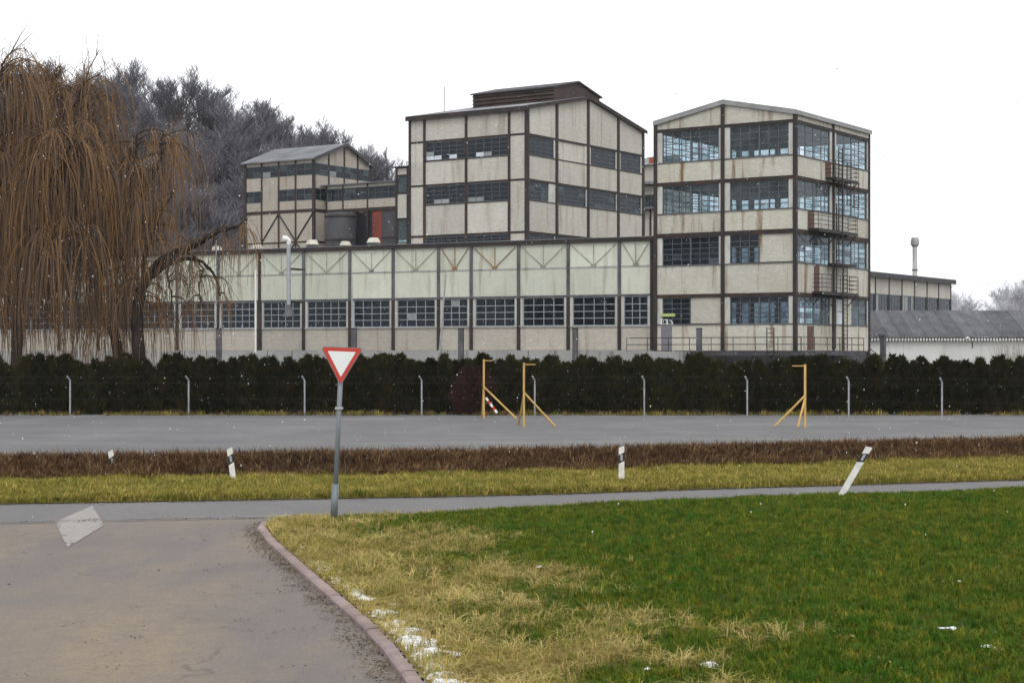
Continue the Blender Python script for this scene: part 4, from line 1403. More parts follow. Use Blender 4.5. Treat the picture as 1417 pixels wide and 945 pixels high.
# poles and pipes standing before the hall
def pole_thing(name, px, depth, ytop, r, m, label, cat, group=None, tilt=0.0, head=None):
    X_, Y_, zt = at(px, ytop, depth)
    t_ = thing(name, (X_, Y_, 0), 0, label, cat, group)
    mb = MB(); mb.tube([(-tilt * zt, 0, 0), (0, 0, zt)], r, 8); mb.build('shaft', m, t_)
    mb = MB(); mb.tube([(0, 0, zt), (0, 0, zt + .08)], r * 1.25, 8); mb.build('cap', m, t_)
    mb = MB(); mb.tube([(-tilt * zt, 0, 0), (-tilt * zt, 0, .15)], r * 2, 8); mb.build('foot', m, t_)
    return t_, zt
G_ = 'thin pale poles before the hall'
pole_thing('flag_pole', 353.5, 140, 375, .07, M['white_paint'], 'white slender pole before the hall nearest the willow', 'pole', G_)
pole_thing('flag_pole', 487, 137, 383, .055, M['galvanised'], 'pale grey slender pole behind the give way sign', 'pole', G_)
pole_thing('flag_pole', 617, 132, 381, .06, M['galvanised'], 'leaning pale grey pole before the middle of the hall', 'pole', G_, tilt=.085)
pole_thing('flag_pole', 299, 141, 334, .05, M['galvanised'], 'pale thin pole seen through the willow twigs', 'pole', G_)
for (px, lab) in ((490, 'short square grey steel post behind the give way sign'), (638, 'short square grey steel post left of the yellow profile poles'), (796, 'short square grey steel post near the right end of the hall'), (967.5, 'grey steel post at the end of the concrete platform'), (303, 'short square grey steel post behind the willow twigs')):
    dp = 131 if px < 900 else 126.0
    X_, Y_, zt = at(px, 455, dp)
    t_ = thing('steel_post', (X_, Y_, 0), LH, lab, 'post', 'square steel posts before the hall')
    block('shaft', M['grey_steel'], t_, -.17, .17, -.17, .17, 0, zt)
    block('base_plate', M['steel'], t_, -.25, .25, -.25, .25, 0, .05)
    block('head_plate', M['steel'], t_, -.2, .2, -.2, .2, zt, zt + .06)
X_, Y_, zt = at(399.5, 334, 141.5)
fl = thing('exhaust_pipe', (X_, Y_, 0), LH, 'grey exhaust pipe with bent top and funnel hood on the hall front', 'pipe')
zb = at(399.5, 432, 141.5)[2]
mb = MB(); mb.tube([(0, 0, zb + .6), (0, 0, zt - .25)], .17, 10); mb.build('duct', M['galvanised'], fl)
mb = MB(); mb.tube([(0, 0, zt - .25), (0, 0, zt + .05), (-.15, -.1, zt + .2), (-.4, -.2, zt + .2)], [.17, .2, .24, .27], 10); mb.build('elbow', M['white_paint'], fl)
mb = MB(); mb.tube([(0, 0, zb + .6), (.05, 0, zb - .35)], [.17, .5], 10); mb.build('hood', M['grey_steel'], fl)
for z in (zt - 5.0, zt - 2.3):
    mb = MB(); mb.box(-.3, .3, .1, 1.9, z, z + .12); mb.build('bracket', M['steel'], fl)

# ------------------------------------------------------------------ give way sign
X_, Y_ = gp(462, 722)
sgn_ = thing('give_way_sign', (X_, Y_, 0), 0, 'red and white triangular give way sign on leaning grey post', 'road sign')
k = Y_ / FPX
def sp(x, y):                            # metres in the plane of the sign
    return ((x - 708.5) * k - X_, HC + (HZ - y) * k)
mb = MB(); p0 = sp(462, 722); p1 = sp(473, 484)
mb.tube([(p0[0], .0, -.1), (p1[0], .0, p1[1])], .052, 12); mb.build('post', M['sign_post'], sgn_, True)
mb = MB(); q = .22
mb.tube([(p0[0] - .005, 0, 0), (p0[0] + (p1[0] - p0[0]) * q, 0, p1[1] * q)], .075, 12); mb.build('sleeve', M['sign_post'], sgn_, True)
for zc in (.6, .86):
    mb = MB(); cx0 = p0[0] + (p1[0] - p0[0]) * (zc * .95)
    zz = p1[1] * zc + .22
    cx0 = p0[0] + (p1[0] - p0[0]) * zz / p1[1]
    if zz < p1[1]:
        mb.box(cx0 - .08, cx0 + .08, -.07, .05, zz - .025, zz + .025); mb.build('clamp', M['galvanised'], sgn_)
def rtri(inset, rad, y0, y1, m, name, parent):
    c = [Vector(sp(444.2, 479.2)), Vector(sp(503.2, 481.4)), Vector(sp(471.6, 533.6))]
    g_ = (c[0] + c[1] + c[2]) / 3
    inr = 0.26
    c = [g_ + (p - g_) * (1 - inset / inr) for p in c]
    pts = []
    for i in range(3):
        p = c[i]; d0 = (c[i - 1] - p).normalized(); d1 = (c[(i + 1) % 3] - p).normalized()
        ang = d0.angle(d1); tl = rad / math.tan(ang / 2)
        bis = (d0 + d1).normalized(); ctr = p + bis * (rad / math.sin(ang / 2))
        s0 = p + d0 * tl - ctr; s1 = p + d1 * tl - ctr
        for j in range(6):
            v = s0.lerp(s1, j / 5)
            pts.append(ctr + v.normalized() * rad)
    mb = MB()
    mb.prism([(p.x, y1, p.y) for p in pts], [(p.x, y0, p.y) for p in pts])
    return mb.build(name, m, parent)
plate = rtri(0, .045, -.075, -.055, M['sign_back'], 'sign_plate', sgn_)
rtri(.014, .035, -.079, -.0751, M['red_sign'], 'red_border', plate)
rtri(.088, .012, -.083, -.0791, M['sign_white'], 'white_face', plate)

# ------------------------------------------------------------------ guide posts
def guide_post(px, py, hh, label, lean=0.0, twist=0.0, gz_=0.0, plain_=False):
    X_, Y_ = gp(px, py)
    if gz_:
        Y_ = FPX * (HC - gz_) / (py - HZ); X_ = (px - 708.5) / FPX * Y_
    t_ = thing('guide_post', (X_, Y_, gz_), twist, label, 'guide post', 'black banded white guide posts along the road')
    t_.rotation_euler = (0, lean, twist)
    def seg(name, m, z0, z1, z1b=None, z0b=None, gr=0):
        w, d = .075 + gr, .05 + gr
        z0b = z0 if z0b is None else z0b; z1b = z1 if z1b is None else z1b
        mb = MB()
        prof = [(-w, -d * .5), (w, -d * .5), (w * .75, d), (-w * .75, d)]
        f_ = lambda x, a, b: a + (b - a) * (x + w) / (2 * w)
        mb.prism([(x, y, f_(x, z0, z0b)) for x, y in prof][::-1], [(x, y, f_(x, z1, z1b)) for x, y in prof][::-1])
        return mb.build(name, m, t_)
    seg('lower_shaft', M['off_white'], -.1, hh - .46, hh - .38)
    seg('black_band', M['black_band'], hh - .455, hh - .23, hh - .15, hh - .375, .002)
    seg('upper_shaft', M['off_white'], hh - .225, hh - .03, hh + .02, hh - .145)
    mb = MB(); mb.box(-.028, .028, -.0305, -.0275, hh - .37, hh - .21); mb.build('reflector', M['galvanised'], t_)
guide_post(860, 671, 1.03, 'upright white guide post with black band on the far grass verge')
guide_post(1161, 690, 1.42, 'badly leaning white guide post with black band beside the green field', R(30), 0, .1)
guide_post(160, 663, .82, 'pale guide post at the brown bank on the far left', R(-10))
guide_post(324, 671, 1.0, 'pale guide post in the verge left of the sign', R(-7))

# ------------------------------------------------------------------ building profile poles in yellow timber
def profile(px, ytop, ybase, arm, braces, label):
    X_, Y_ = gp(px, ybase)
    t_ = thing('profile_pole', (X_, Y_, 0), 0, label, 'profile pole', 'yellow timber profile poles before the hedge')
    kk = Y_ / FPX
    z = HC + (HZ - ytop) * kk
    mb = MB(); mb.box(-.05, .05, -.05, .05, -.05, z); mb.build('pole', M['yellow_wood'], t_)
    mb = MB(); x1 = arm * kk; mb.box(min(0, x1), max(0, x1), -.075, -.052, z - .10, z - .055); mb.build('arm', M['yellow_wood'], t_)
    for (dx, yb, zt_, dy) in braces:
        mb = MB()
        mb.tube([(dx * kk, dy, 0), (0, .0 + (.06 if dy > 0 else -.06), HC + (HZ - zt_) * kk)], .05, 4); mb.build('brace', M['yellow_wood'], t_)
profile(669.5, 497, 578, 12, [(45, 0, 535, -1.0), (-3, 0, 530, 1.6)], 'yellow timber pole with brace and striped board near the reddish bush')
profile(725, 502, 590, 16, [(43, 0, 543, .2), (-7, 0, 546, 2.5)], 'yellow timber pole with wide brace to the right, second of the pair')
profile(1114, 504, 590, -18, [(-43, 0, 547, -.2), (-16, 0, 550, -1.2)], 'lone yellow timber pole braced to the left before the right hedge')
X_, Y_ = gp(671, 577)
bd = thing('warning_board', (X_, Y_ - .15, 0), 0, 'red and white striped warning board slanting from the yellow pole', 'warning board')
kk = Y_ / FPX
b0 = Vector((.05, 0, HC + (HZ - 550) * kk)); b1 = Vector((17 * kk, 0, HC + (HZ - 571) * kk))
for j in range(5):
    p = b0.lerp(b1, j / 5); q = b0.lerp(b1, (j + 1) / 5)
    nrm = Vector((-(b1 - b0).z, 0, (b1 - b0).x)).normalized() * .065
    mb = MB()
    mb.prism([tuple(p - nrm), tuple(q - nrm), tuple(q + nrm), tuple(p + nrm)], [tuple(v + Vector((0, -.025, 0))) for v in (p - nrm, q - nrm, q + nrm, p + nrm)])
    mb.build('stripe', M['red_sign'] if j % 2 else M['white_paint'], bd)

# ------------------------------------------------------------------ fence in front of the hedge
FEN = thing('fence', (0, 99.2, 0), 0, 'wire fence on pale angled posts before the dark hedge', 'fence')
fpx = [-225, -65, 97, 261, 421.5, 583.5, 740, 891.5, 1034, 1174.5, 1303.5, 1440, 1590]
fyb = [567, 568, 569, 570, 570, 572, 574, 574, 575, 577, 580, 583, 583]
fpts = []
for px, yb in zip(fpx, fyb):
    Yp = min(98.9, FPX * HC / (yb - HZ))
    Xp = (px - 708.5) / FPX * Yp
    fpts.append((Xp, Yp))
    mb = MB(); mb.tube([(Xp, Yp - 99.2, -.1), (Xp, Yp - 99.2, 1.95), (Xp - .14, Yp - 99.35, 2.2)], .05, 6); mb.build('post', M['galvanised'], FEN)
for z in (.9, 1.8, 2.15):
    mb = MB()
    off = -.12 if z > 2 else 0
    mb.tube([(x + off, y - 99.2 - .055 + off, z) for x, y in fpts], .004, 3, cap=False); mb.build('wire', M['wire'], FEN)

# ------------------------------------------------------------------ hedge of clipped conifers
def conifer_mesh(seed, h=3.3, r=.82, n=4200):
    rr = random.Random(seed)
    mb = MB()
    vs = []; fs = []
    lobes = [(rr.uniform(0, 6.28), rr.uniform(.1, .95), rr.uniform(.1, .3)) for _ in range(14)]
    tops = [(rr.uniform(-.42, .42), rr.uniform(-.35, .35), h * rr.uniform(.80, 1.0)) for _ in range(5)]
    for i in range(n):
        t = rr.random() ** .72
        tx, ty, th = rr.choice(tops)
        z = t * th
        a = rr.uniform(0, 6.283)
        prof = r * (.92 if t < .5 else .92 * (1 - ((t - .5) / .5) ** 1.25) + .03)
        bump_ = 1 + sum(w for (la, lt, w) in lobes if abs((a - la + 3.14) % 6.28 - 3.14) < .5 and abs(lt - t) < .1)
        rad = prof * bump_ * math.sqrt(rr.uniform(.45, 1.0))
        k = sstep(.4, 1, t)
        c = Vector((math.cos(a) * rad + tx * k, math.sin(a) * rad + ty * k, z))
        out = Vector((math.cos(a), math.sin(a), rr.uniform(.5, 2.4))).normalized()
        side = out.cross(Vector((rr.uniform(-1, 1), rr.uniform(-1, 1), rr.uniform(-1, 1)))).normalized()
        l = rr.uniform(.14, .34); w = rr.uniform(.025, .06)
        b = len(vs)
        vs += [tuple(c - out * l * .3 - side * w * .5), tuple(c + out * l * .3 - side * w), tuple(c + out * l), tuple(c + out * l * .35 + side * w), tuple(c - out * l * .3 + side * w * .5)]
        fs.append((b, b + 1, b + 2, b + 3, b + 4))
    mb.add(vs, fs)
    return mb.mesh('conifer_foliage', M['thuja'])
con = [conifer_mesh(s) for s in range(5)]
mb = MB(); mb.tube([(0, 0, -.1), (0, 0, 2.4)], [.09, .03], 6); con_trunk = mb.mesh('conifer_trunk', M['bark'])
hr = random.Random(5)
x = -41.5
while x < 41.5:
    t_ = thing('hedge_conifer', (x, 100.6 + hr.uniform(-.15, .15), 0), hr.uniform(0, 6.28),
               'dark clipped conifer standing in the long hedge before the factory', 'hedge conifer', 'conifers of the dark hedge')
    hh = hr.uniform(.88, 1.05)
    t_.scale = (hr.uniform(.92, 1.1), hr.uniform(.95, 1.15), hh)
    link('foliage', hr.choice(con), t_)
    link('trunk', con_trunk, t_)
    x += hr.uniform(.50, .72)
M['red_leaf'] = leaf_mat('red_leaf', (.045, .018, .016), (.03, .015, .014), 2, None, .8, .1)
t_ = thing('reddish_shrub', (*gp(653, 577)[:2], 0), 0, 'dull reddish shrub in front of the hedge by the yellow pole', 'shrub')
t_.location.y = 99.3; t_.location.x = (653 - 708.5) / FPX * 99.3
m_ = con[2].copy(); m_.materials.clear(); m_.materials.append(M['red_leaf'])
o = link('foliage', m_, t_); o.scale = (1.3, .7, .82)
link('trunk', con_trunk, t_).scale = (.6, .6, .6)

# ------------------------------------------------------------------ trees
def strand(vs, fs, pts, r):
    b = len(vs)
    n = len(pts)
    for i, p in enumerate(pts):
        q = r * (1 - .6 * i / (n - 1))
        vs.append((p[0] + q, p[1], p[2])); vs.append((p[0] - q * .5, p[1] + q * .87, p[2])); vs.append((p[0] - q * .5, p[1] - q * .87, p[2]))
    for i in range(n - 1):
        o = b + i * 3
        fs.append((o, o + 1, o + 4, o + 3)); fs.append((o + 1, o + 2, o + 5, o + 4)); fs.append((o + 2, o, o + 3, o + 5))

def willow(name, Y0, limbs, label, seed, nsub, nstr, spread, hang=(2.0, 6.0), up=.5, upf=.25):
    rr = random.Random(seed)
    bx, by, _ = at(limbs[0][0][0][0], 487, Y0)
    root_ = thing(name, (bx, by, 0), 0, label, 'tree', 'weeping willows behind the hedge')
    tr = MB(); vs = []; fs = []
    br = MB()
    for pts, r0, r1, first, yoff in limbs:
        P = [Vector(at(x, y, Y0)) - Vector((bx, by, 0)) for x, y in pts]
        n = len(P)
        for i in range(n):
            P[i].y += yoff * (i / max(1, n - 1)) ** 1.2
        if first:
            P[0].z = -.3
        Q = []
        for i in range(n - 1):
            for j in range(4):
                t = j / 4
                a = P[max(i - 1, 0)]; b = P[i]; c = P[i + 1]; d = P[min(i + 2, n - 1)]
                q = .5 * ((2 * b) + (c - a) * t + (2 * a - 5 * b + 4 * c - d) * t * t + (3 * b - a - 3 * c + d) * t ** 3)
                Q.append(q + Vector((rr.uniform(-.06, .06), rr.uniform(-.06, .06), rr.uniform(-.04, .04))))
        Q.append(P[-1])
        m = len(Q)
        tr.tube(Q, [r0 + (r1 - r0) * (i / (m - 1)) ** .8 for i in range(m)], 8)
        length = sum((Q[i + 1] - Q[i]).length for i in range(m - 1))
        k = int(nsub * length / 10)
        for s in range(k):
            t = .22 + .78 * (s + rr.random()) / k
            i = min(m - 2, int(t * (m - 1)))
            p = Q[i].lerp(Q[i + 1], rr.random())
            az = rr.uniform(0, 6.283)
            d = Vector((math.cos(az), math.sin(az), up + rr.uniform(-.3, .5))).normalized()
            ln = rr.uniform(.45, 1.0) * spread * (.6 + .5 * t)
            S_ = [p]
            for j in range(6):
                d = (d + Vector((rr.uniform(-.25, .25), rr.uniform(-.25, .25), rr.uniform(-.30, .08) - .10 * j * .6))).normalized()
                S_.append(S_[-1] + d * ln / 6)
            br.tube(S_, [.06 * (1 - .8 * j / 6) + .006 for j in range(7)], 4, cap=False)
            for q in range(nstr):
                t2 = rr.random() ** .7
                j = min(5, int(t2 * 6))
                s0 = S_[j].lerp(S_[j + 1], t2 * 6 - j)
                dd = (S_[j + 1] - S_[j]).normalized()
                a2 = rr.uniform(0, 6.283)
                v = (dd * .6 + Vector((math.cos(a2) * .7, math.sin(a2) * .7, rr.uniform(-.3, .6)))).normalized()
                L_ = min(rr.uniform(*hang), s0.z - rr.uniform(.4, 2.0))
                if L_ < .7:
                    continue
                free = rr.random() < upf
                if free:
                    v = (dd + Vector((rr.uniform(-.5, .5), rr.uniform(-.5, .5), rr.uniform(.2, .9)))).normalized(); L_ = rr.uniform(1.0, 2.6)
                pts_ = [s0]
                for u in range(6):
                    v = (v * (.62 if u else 1) + Vector((rr.uniform(-.09, .09), rr.uniform(-.09, .09), -.62 if not free else .05))).normalized() if not free else (v + Vector((rr.uniform(-.15, .15), rr.uniform(-.15, .15), rr.uniform(-.2, .15)))).normalized()
                    pts_.append(pts_[-1] + v * L_ / 6)
                strand(vs, fs, pts_, rr.uniform(.012, .030))
    tr.build('trunk', M['bark'], root_, True)
    br.build('branches', M['willow_branch'], root_)
    me = bpy.data.meshes.new('hanging_twigs')
    me.from_pydata([tuple(v) for v in vs], [], fs)
    me.materials.append(M['willow_twig'])
    o = link('crown', me, root_)
    o['kind'] = 'stuff'
    return root_

willow('weeping_willow', 110.0, [
    ([(22, 520), (24, 430), (32, 350), (48, 280), (66, 220), (88, 160), (105, 120)], .42, .06, True, 1.5),
    ([(28, 380), (10, 300), (0, 220), (5, 150), (15, 95)], .25, .05, False, -2.0),
    ([(36, 330), (62, 270), (95, 240), (120, 200)], .2, .05, False, -3.5),
    ([(24, 400), (-25, 320), (-50, 230), (-45, 150)], .24, .05, False, 2.0),
    ([(48, 280), (50, 210), (45, 150), (55, 90)], .16, .04, False, 3.5),
    ([(26, 420), (52, 372), (84, 340), (112, 328)], .16, .04, False, -2.5),
    ([(24, 430), (-6, 392), (-34, 362)], .14, .04, False, -1.5),
    ([(30, 360), (70, 318), (104, 296), (128, 290)], .15, .04, False, 2.5),
], 'tallest weeping willow with dark upright limbs at the left edge', 31, 23, 46, 3.8, (1.2, 8.5), .85, .30)
willow('weeping_willow', 112.0, [
    ([(172, 520), (160, 465), (141, 425), (139, 390), (152, 345), (172, 295), (188, 240), (196, 185)], .42, .06, True, -1.0),
    ([(150, 350), (128, 300), (120, 240), (130, 180)], .2, .05, False, 2.0),
    ([(172, 295), (205, 262), (228, 225), (232, 195)], .18, .05, False, -2.5),
    ([(139, 395), (112, 350), (92, 300), (88, 250)], .2, .05, False, -2.5),
    ([(141, 400), (165, 395), (182, 405), (190, 430)], .12, .04, False, -1.5),
], 'orange twigged weeping willow with dark trunk bending to the left', 32, 22, 30, 3.2, (1.4, 7.0), .6, .24)
willow('weeping_willow', 109.0, [
    ([(198, 520), (190, 450), (194, 412), (206, 386), (222, 364), (252, 350), (282, 337), (306, 322), (332, 316), (347, 306)], .46, .06, True, -1.5),
    ([(210, 382), (235, 364), (258, 358), (278, 362), (296, 384), (302, 410)], .22, .05, False, .8),
    ([(232, 360), (234, 385), (240, 410), (236, 440)], .09, .03, False, -1.0),
    ([(194, 415), (200, 350), (215, 300), (235, 262)], .2, .05, False, 1.5),
    ([(262, 350), (282, 372), (278, 400), (284, 425)], .08, .03, False, -1.0),
], 'weeping willow with a long arching limb reaching over the hall front', 33, 11, 17, 2.2, (1.0, 4.2), .35, .2)

def bare_tree_mesh(seed, h):
    rr = random.Random(seed)
    tr = MB(); vs = []; fs = []
    def grow(p, d, ln, r, lev):
        pts = [p]; n = 4 if lev < 2 else 3
        for i in range(n):
            d = (d + Vector((rr.uniform(-.16, .16), rr.uniform(-.16, .16), rr.uniform(-.02, .14)))).normalized()
            pts.append(pts[-1] + d * ln / n)
        if lev < 2:
            tr.tube(pts, [r * (1 - .5 * i / n) for i in range(n + 1)], 6 if lev == 0 else 4, cap=False)
        else:
            strand(vs, fs, [tuple(q) for q in pts], max(r, .034))
        if lev >= 4:
            return
        k = (13, 9, 8, 6)[lev]
        for c in range(k):
            t = (.30 if lev == 0 else .25) + (.7 if lev == 0 else .75) * (c + rr.random()) / k
            j = min(n - 1, int(t * n))
            q = pts[j].lerp(pts[j + 1], t * n - j)
            az = rr.uniform(0, 6.283)
            sp_ = (.75, .8, .8, .85)[lev]
            perp = Vector((math.cos(az), math.sin(az), 0))
            d2 = (d * (1 - .35 * sp_) + perp * sp_ + Vector((0, 0, .35))).normalized()
            grow(q, d2, ln * rr.uniform(.40, .62) * (1.0 if lev else (1.15 - .55 * t)), r * .48, lev + 1)
    grow(Vector((0, 0, -.5)), Vector((rr.uniform(-.08, .08), rr.uniform(-.08, .08), 1)).normalized(), h * .78, h * .014, 0)
    me = bpy.data.meshes.new('bare_crown')
    me.from_pydata([tuple(v) for v in vs], [], fs)
    me.materials.append(M['grey_twig'])
    return tr.mesh('bare_trunk', M['grey_bark'], True), me
bare = [bare_tree_mesh(s, 18.0) for s in (101, 102, 103, 104)]
tr_r = random.Random(77)
def tree(x, y, z, s, label, group, name='bare_tree', kinds=bare):
    t_ = thing(name, (x, y, z), tr_r.uniform(0, 6.28), label, 'tree', group)
    t_.scale = (s * tr_r.uniform(1.0, 1.2), s * tr_r.uniform(1.0, 1.2), s)
    a, b = tr_r.choice(kinds)
    link('trunk', a, t_); link('crown', b, t_)
n_ = 0
for row, Y_ in enumerate((238, 252, 268, 284, 300, 318)):
    x = -112 + row * 2
    while x < 14:
        xx = x + tr_r.uniform(-2, 2); yy = Y_ + tr_r.uniform(-5, 5)
        hgt = float(hill_h(np.array(xx), np.array(yy)))
        tree(xx, yy, hgt - .2, tr_r.uniform(.85, 1.2), 'bare grey winter tree on the wooded hillside behind the factory', 'bare trees on the hillside')
        x += tr_r.uniform(4.0, 5.8)
M['haze_tint_twig'] = plain('haze_tint_twig', (.56, .56, .60), (.45, .45, .49), .25, .95)  # far trees: fading by haze is painted into the bark and twig colour
haze_tinted = []
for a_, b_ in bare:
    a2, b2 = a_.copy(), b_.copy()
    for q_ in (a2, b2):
        q_.materials.clear(); q_.materials.append(M['haze_tint_twig'])
    haze_tinted.append((a2, b2))
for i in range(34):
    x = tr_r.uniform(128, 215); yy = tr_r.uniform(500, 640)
    tree(x, yy, float(hill_h(np.array(x), np.array(yy))) - .1, tr_r.uniform(.85, 1.4), 'faint bare tree with haze painted into its pale colour beyond the white shed', 'misty trees beyond the shed', 'bare_tree', haze_tinted)

# pale bare shrub before the shed
sx_, sy_, _ = at(1402, 487, 143)
sh_ = thing('bare_shrub', (sx_, sy_, 0), 0, 'pale leafless shrub before the white shed at the right edge', 'shrub')
rr = random.Random(9)
vs = []; fs = []
for i in range(160):
    a = rr.uniform(0, 6.28); q = rr.uniform(0, .9)
    p = Vector((math.cos(a) * q, math.sin(a) * q * .5, 0)); d = Vector((math.cos(a) * .22 + rr.uniform(-.1, .1), math.sin(a) * .2, 1)).normalized()
    pts = [p]; ln = rr.uniform(3.2, 5.0)
    for j in range(5):
        d = (d + Vector((rr.uniform(-.08, .08), rr.uniform(-.08, .08), 0))).normalized()
        pts.append(pts[-1] + d * ln / 5)
    strand(vs, fs, [tuple(v) for v in pts], .022)
me = bpy.data.meshes.new('stems'); me.from_pydata([tuple(v) for v in vs], [], fs); me.materials.append(M['pale_twig'])
link('stems', me, sh_)

# power line past the far hall
pl = thing('power_line', (*at(1420, 487, 300)[:2], 0), 0, 'thin power wires on a pole crossing the sky beside the distant hall', 'power line')
lx_, ly_ = pl.location.x, pl.location.y
for (px, nm) in ((1420, 'pole'), (1250, 'pole')):
    q = at(px, 487, 300)
    mb = MB(); mb.tube([(q[0] - lx_, 0, 0), (q[0] - lx_, 0, 16.4)], [.16, .11], 8)
    mb.box(q[0] - lx_ - .9, q[0] - lx_ + .9, -.06, .06, 15.7, 15.82) if px == 1420 else None
    mb.build('pole', M['grey_steel'], pl)
for dz in (16.1, 15.6, 12.9):
    a = at(1250, 487, 300)[0] - lx_
    pts = []
    for i in range(13):
        t = i / 12
        pts.append((a * (1 - t), 0, dz - 1.0 * 4 * t * (1 - t) * .5))
    mb = MB(); mb.tube(pts, .02, 3, cap=False); mb.build('wire', M['wire'], pl)

# ------------------------------------------------------------------ grass, weeds and snow
def tuft_mesh(seed, nb, h, w, lean, mat_, spread):
    rr = random.Random(seed)
    mb = MB()
    for i in range(nb):
        a = rr.uniform(0, 6.283); q = rr.uniform(0, spread)
        p = Vector((math.cos(a) * q, math.sin(a) * q, -.01))
        az = rr.uniform(0, 6.283)
        ln = h * rr.uniform(.55, 1.15); le = lean * rr.uniform(.3, 1.3)
        dx, dy = math.cos(az), math.sin(az)
        sx_, sy_ = -dy * w, dx * w
        v = []
        for t in (0, .5, 1):
            f = le * t * t
            c = p + Vector((dx * ln * f, dy * ln * f, ln * t * (1 - .35 * f)))
            v.append(c)
        mb.add([(v[0].x - sx_, v[0].y - sy_, v[0].z), (v[0].x + sx_, v[0].y + sy_, v[0].z), (v[1].x + sx_ * .8, v[1].y + sy_ * .8, v[1].z), (v[1].x - sx_ * .8, v[1].y - sy_ * .8, v[1].z), tuple(v[2])],
               [(0, 1, 2, 3), (3, 2, 4)])
    return mb.mesh('tuft', mat_)

def scatter(name, pts, tufts, smin, smax, label):
    cl = bpy.data.collections.new(name + '_tufts')
    for m in tufts:
        cl.objects.link(bpy.data.objects.new('tuft', m))
    me = bpy.data.meshes.new(name)
    me.from_pydata(pts.tolist(), [], [])
    o = link(name, me)
    ng = bpy.data.node_groups.new(name, 'GeometryNodeTree')
    ng.interface.new_socket('Geometry', in_out='INPUT', socket_type='NodeSocketGeometry')
    ng.interface.new_socket('Geometry', in_out='OUTPUT', socket_type='NodeSocketGeometry')
    gi = ng.nodes.new('NodeGroupInput'); go = ng.nodes.new('NodeGroupOutput')
    ip = ng.nodes.new('GeometryNodeInstanceOnPoints')
    ci = ng.nodes.new('GeometryNodeCollectionInfo')
    ci.inputs['Collection'].default_value = cl
    ci.inputs['Separate Children'].default_value = True
    ci.inputs['Reset Children'].default_value = True
    rv = ng.nodes.new('FunctionNodeRandomValue'); rv.data_type = 'FLOAT_VECTOR'
    rv.inputs[0].default_value = (-.18, -.18, 0); rv.inputs[1].default_value = (.18, .18, 6.283)
    rs = ng.nodes.new('FunctionNodeRandomValue'); rs.data_type = 'FLOAT'
    rs.inputs[2].default_value = smin; rs.inputs[3].default_value = smax
    rs.inputs['Seed'].default_value = 5
    ng.links.new(gi.outputs[0], ip.inputs['Points'])
    ng.links.new(ci.outputs[0], ip.inputs['Instance'])
    ip.inputs['Pick Instance'].default_value = True
    ng.links.new(rv.outputs[0], ip.inputs['Rotation'])
    ng.links.new(rs.outputs[1], ip.inputs['Scale'])
    ng.links.new(ip.outputs[0], go.inputs[0])
    md = o.modifiers.new('scatter', 'NODES'); md.node_group = ng
    tag(o, label, None, None, 'stuff')
    return o

def rand_pts(n, x0, x1, y0, y1):
    # thicker near the camera, thinner far off
    Yv = y0 + (y1 - y0) * nrng.random(n) ** 1.25
    Xv = x0 + (x1 - x0) * nrng.random(n)
    return Xv, Yv
Xv, Yv = rand_pts(230000, -9, 32, 10, 50)
ok = (Xv > kerb_x(Yv) + .22) & (Yv < near_edge(Xv) - .02) & (np.abs(Xv) < Yv * .42 + 5.5)
Xv, Yv = Xv[ok], Yv[ok]
dv = dryness(Xv, Yv)
isdry = nrng.random(len(Xv)) < dv
thin = nrng.random(len(Xv)) < np.clip(.35 + .5 * (vnoise(Xv, Yv, 2.3, 12) + .6), .12, 1)
Zv = field_h(Xv, Yv)
gsel = ~isdry & (nrng.random(len(Xv)) < np.clip(.75 + .5 * vnoise(Xv, Yv, 1.9, 41), .5, 1))
scatter('field_grass', np.stack([Xv[gsel], Yv[gsel], Zv[gsel]], 1),
        [tuft_mesh(s, 11, .13, .0055, .7, M['green_grass'], .09) for s in range(4)], .6, 1.25, 'short wet green grass covering the field')
dsel = isdry & thin
scatter('dry_grass', np.stack([Xv[dsel], Yv[dsel], Zv[dsel]], 1),
        [tuft_mesh(s, 12, .20, .005, 1.5, M['straw'], .12) for s in range(10, 14)], .5, 1.25, 'matted straw coloured grass beside the kerb')
Xv = nrng.uniform(-33, 33, 72000); tv = nrng.random(72000)
Yv = far_edge(Xv) + .05 + tv * (verge_w(Xv) + .3)
Zv = np.minimum(.07 + .05 * vnoise(Xv, Yv, .8, 3), .03 + .15 * np.clip(Yv - far_edge(Xv), 0, 1)) * np.clip((far_edge(Xv) + verge_w(Xv) - Yv) / .5, 0, 1) + bank_h(Xv, Yv) * sstep(-2.2, 0, Yv - far_edge(Xv) - verge_w(Xv))
ok = np.abs(Xv) < Yv * .45 + 9
scatter('verge_grass', np.stack([Xv, Yv, Zv - .02], 1)[ok],
        [tuft_mesh(s, 9, .20, .011, .9, M['verge_grass'], .14) for s in range(20, 24)], .5, 1.3, 'yellow green grass on the far road verge')
Xv = nrng.uniform(-36, 36, 43000); tv = nrng.random(43000)
Yv = far_edge(Xv) + verge_w(Xv) - .4 + tv * 4.8
ok = np.abs(Xv) < Yv * .45 + 9
scatter('brown_weeds', np.stack([Xv, Yv, bank_h(Xv, Yv) - .03], 1)[ok],
        [tuft_mesh(s, 9, .36, .012, .9, M['brown_weed'], .18) for s in range(30, 35)], .45, 1.3, 'dead brown weeds covering the low bank')
Xv = nrng.uniform(-42, 42, 3600)
Yv = 99.3 - np.abs(nrng.normal(0, .6, 3600))
ok = vnoise(Xv, Yv, .9, 31) + .25 > nrng.random(3600) - .3
Xv, Yv = Xv[ok], Yv[ok]
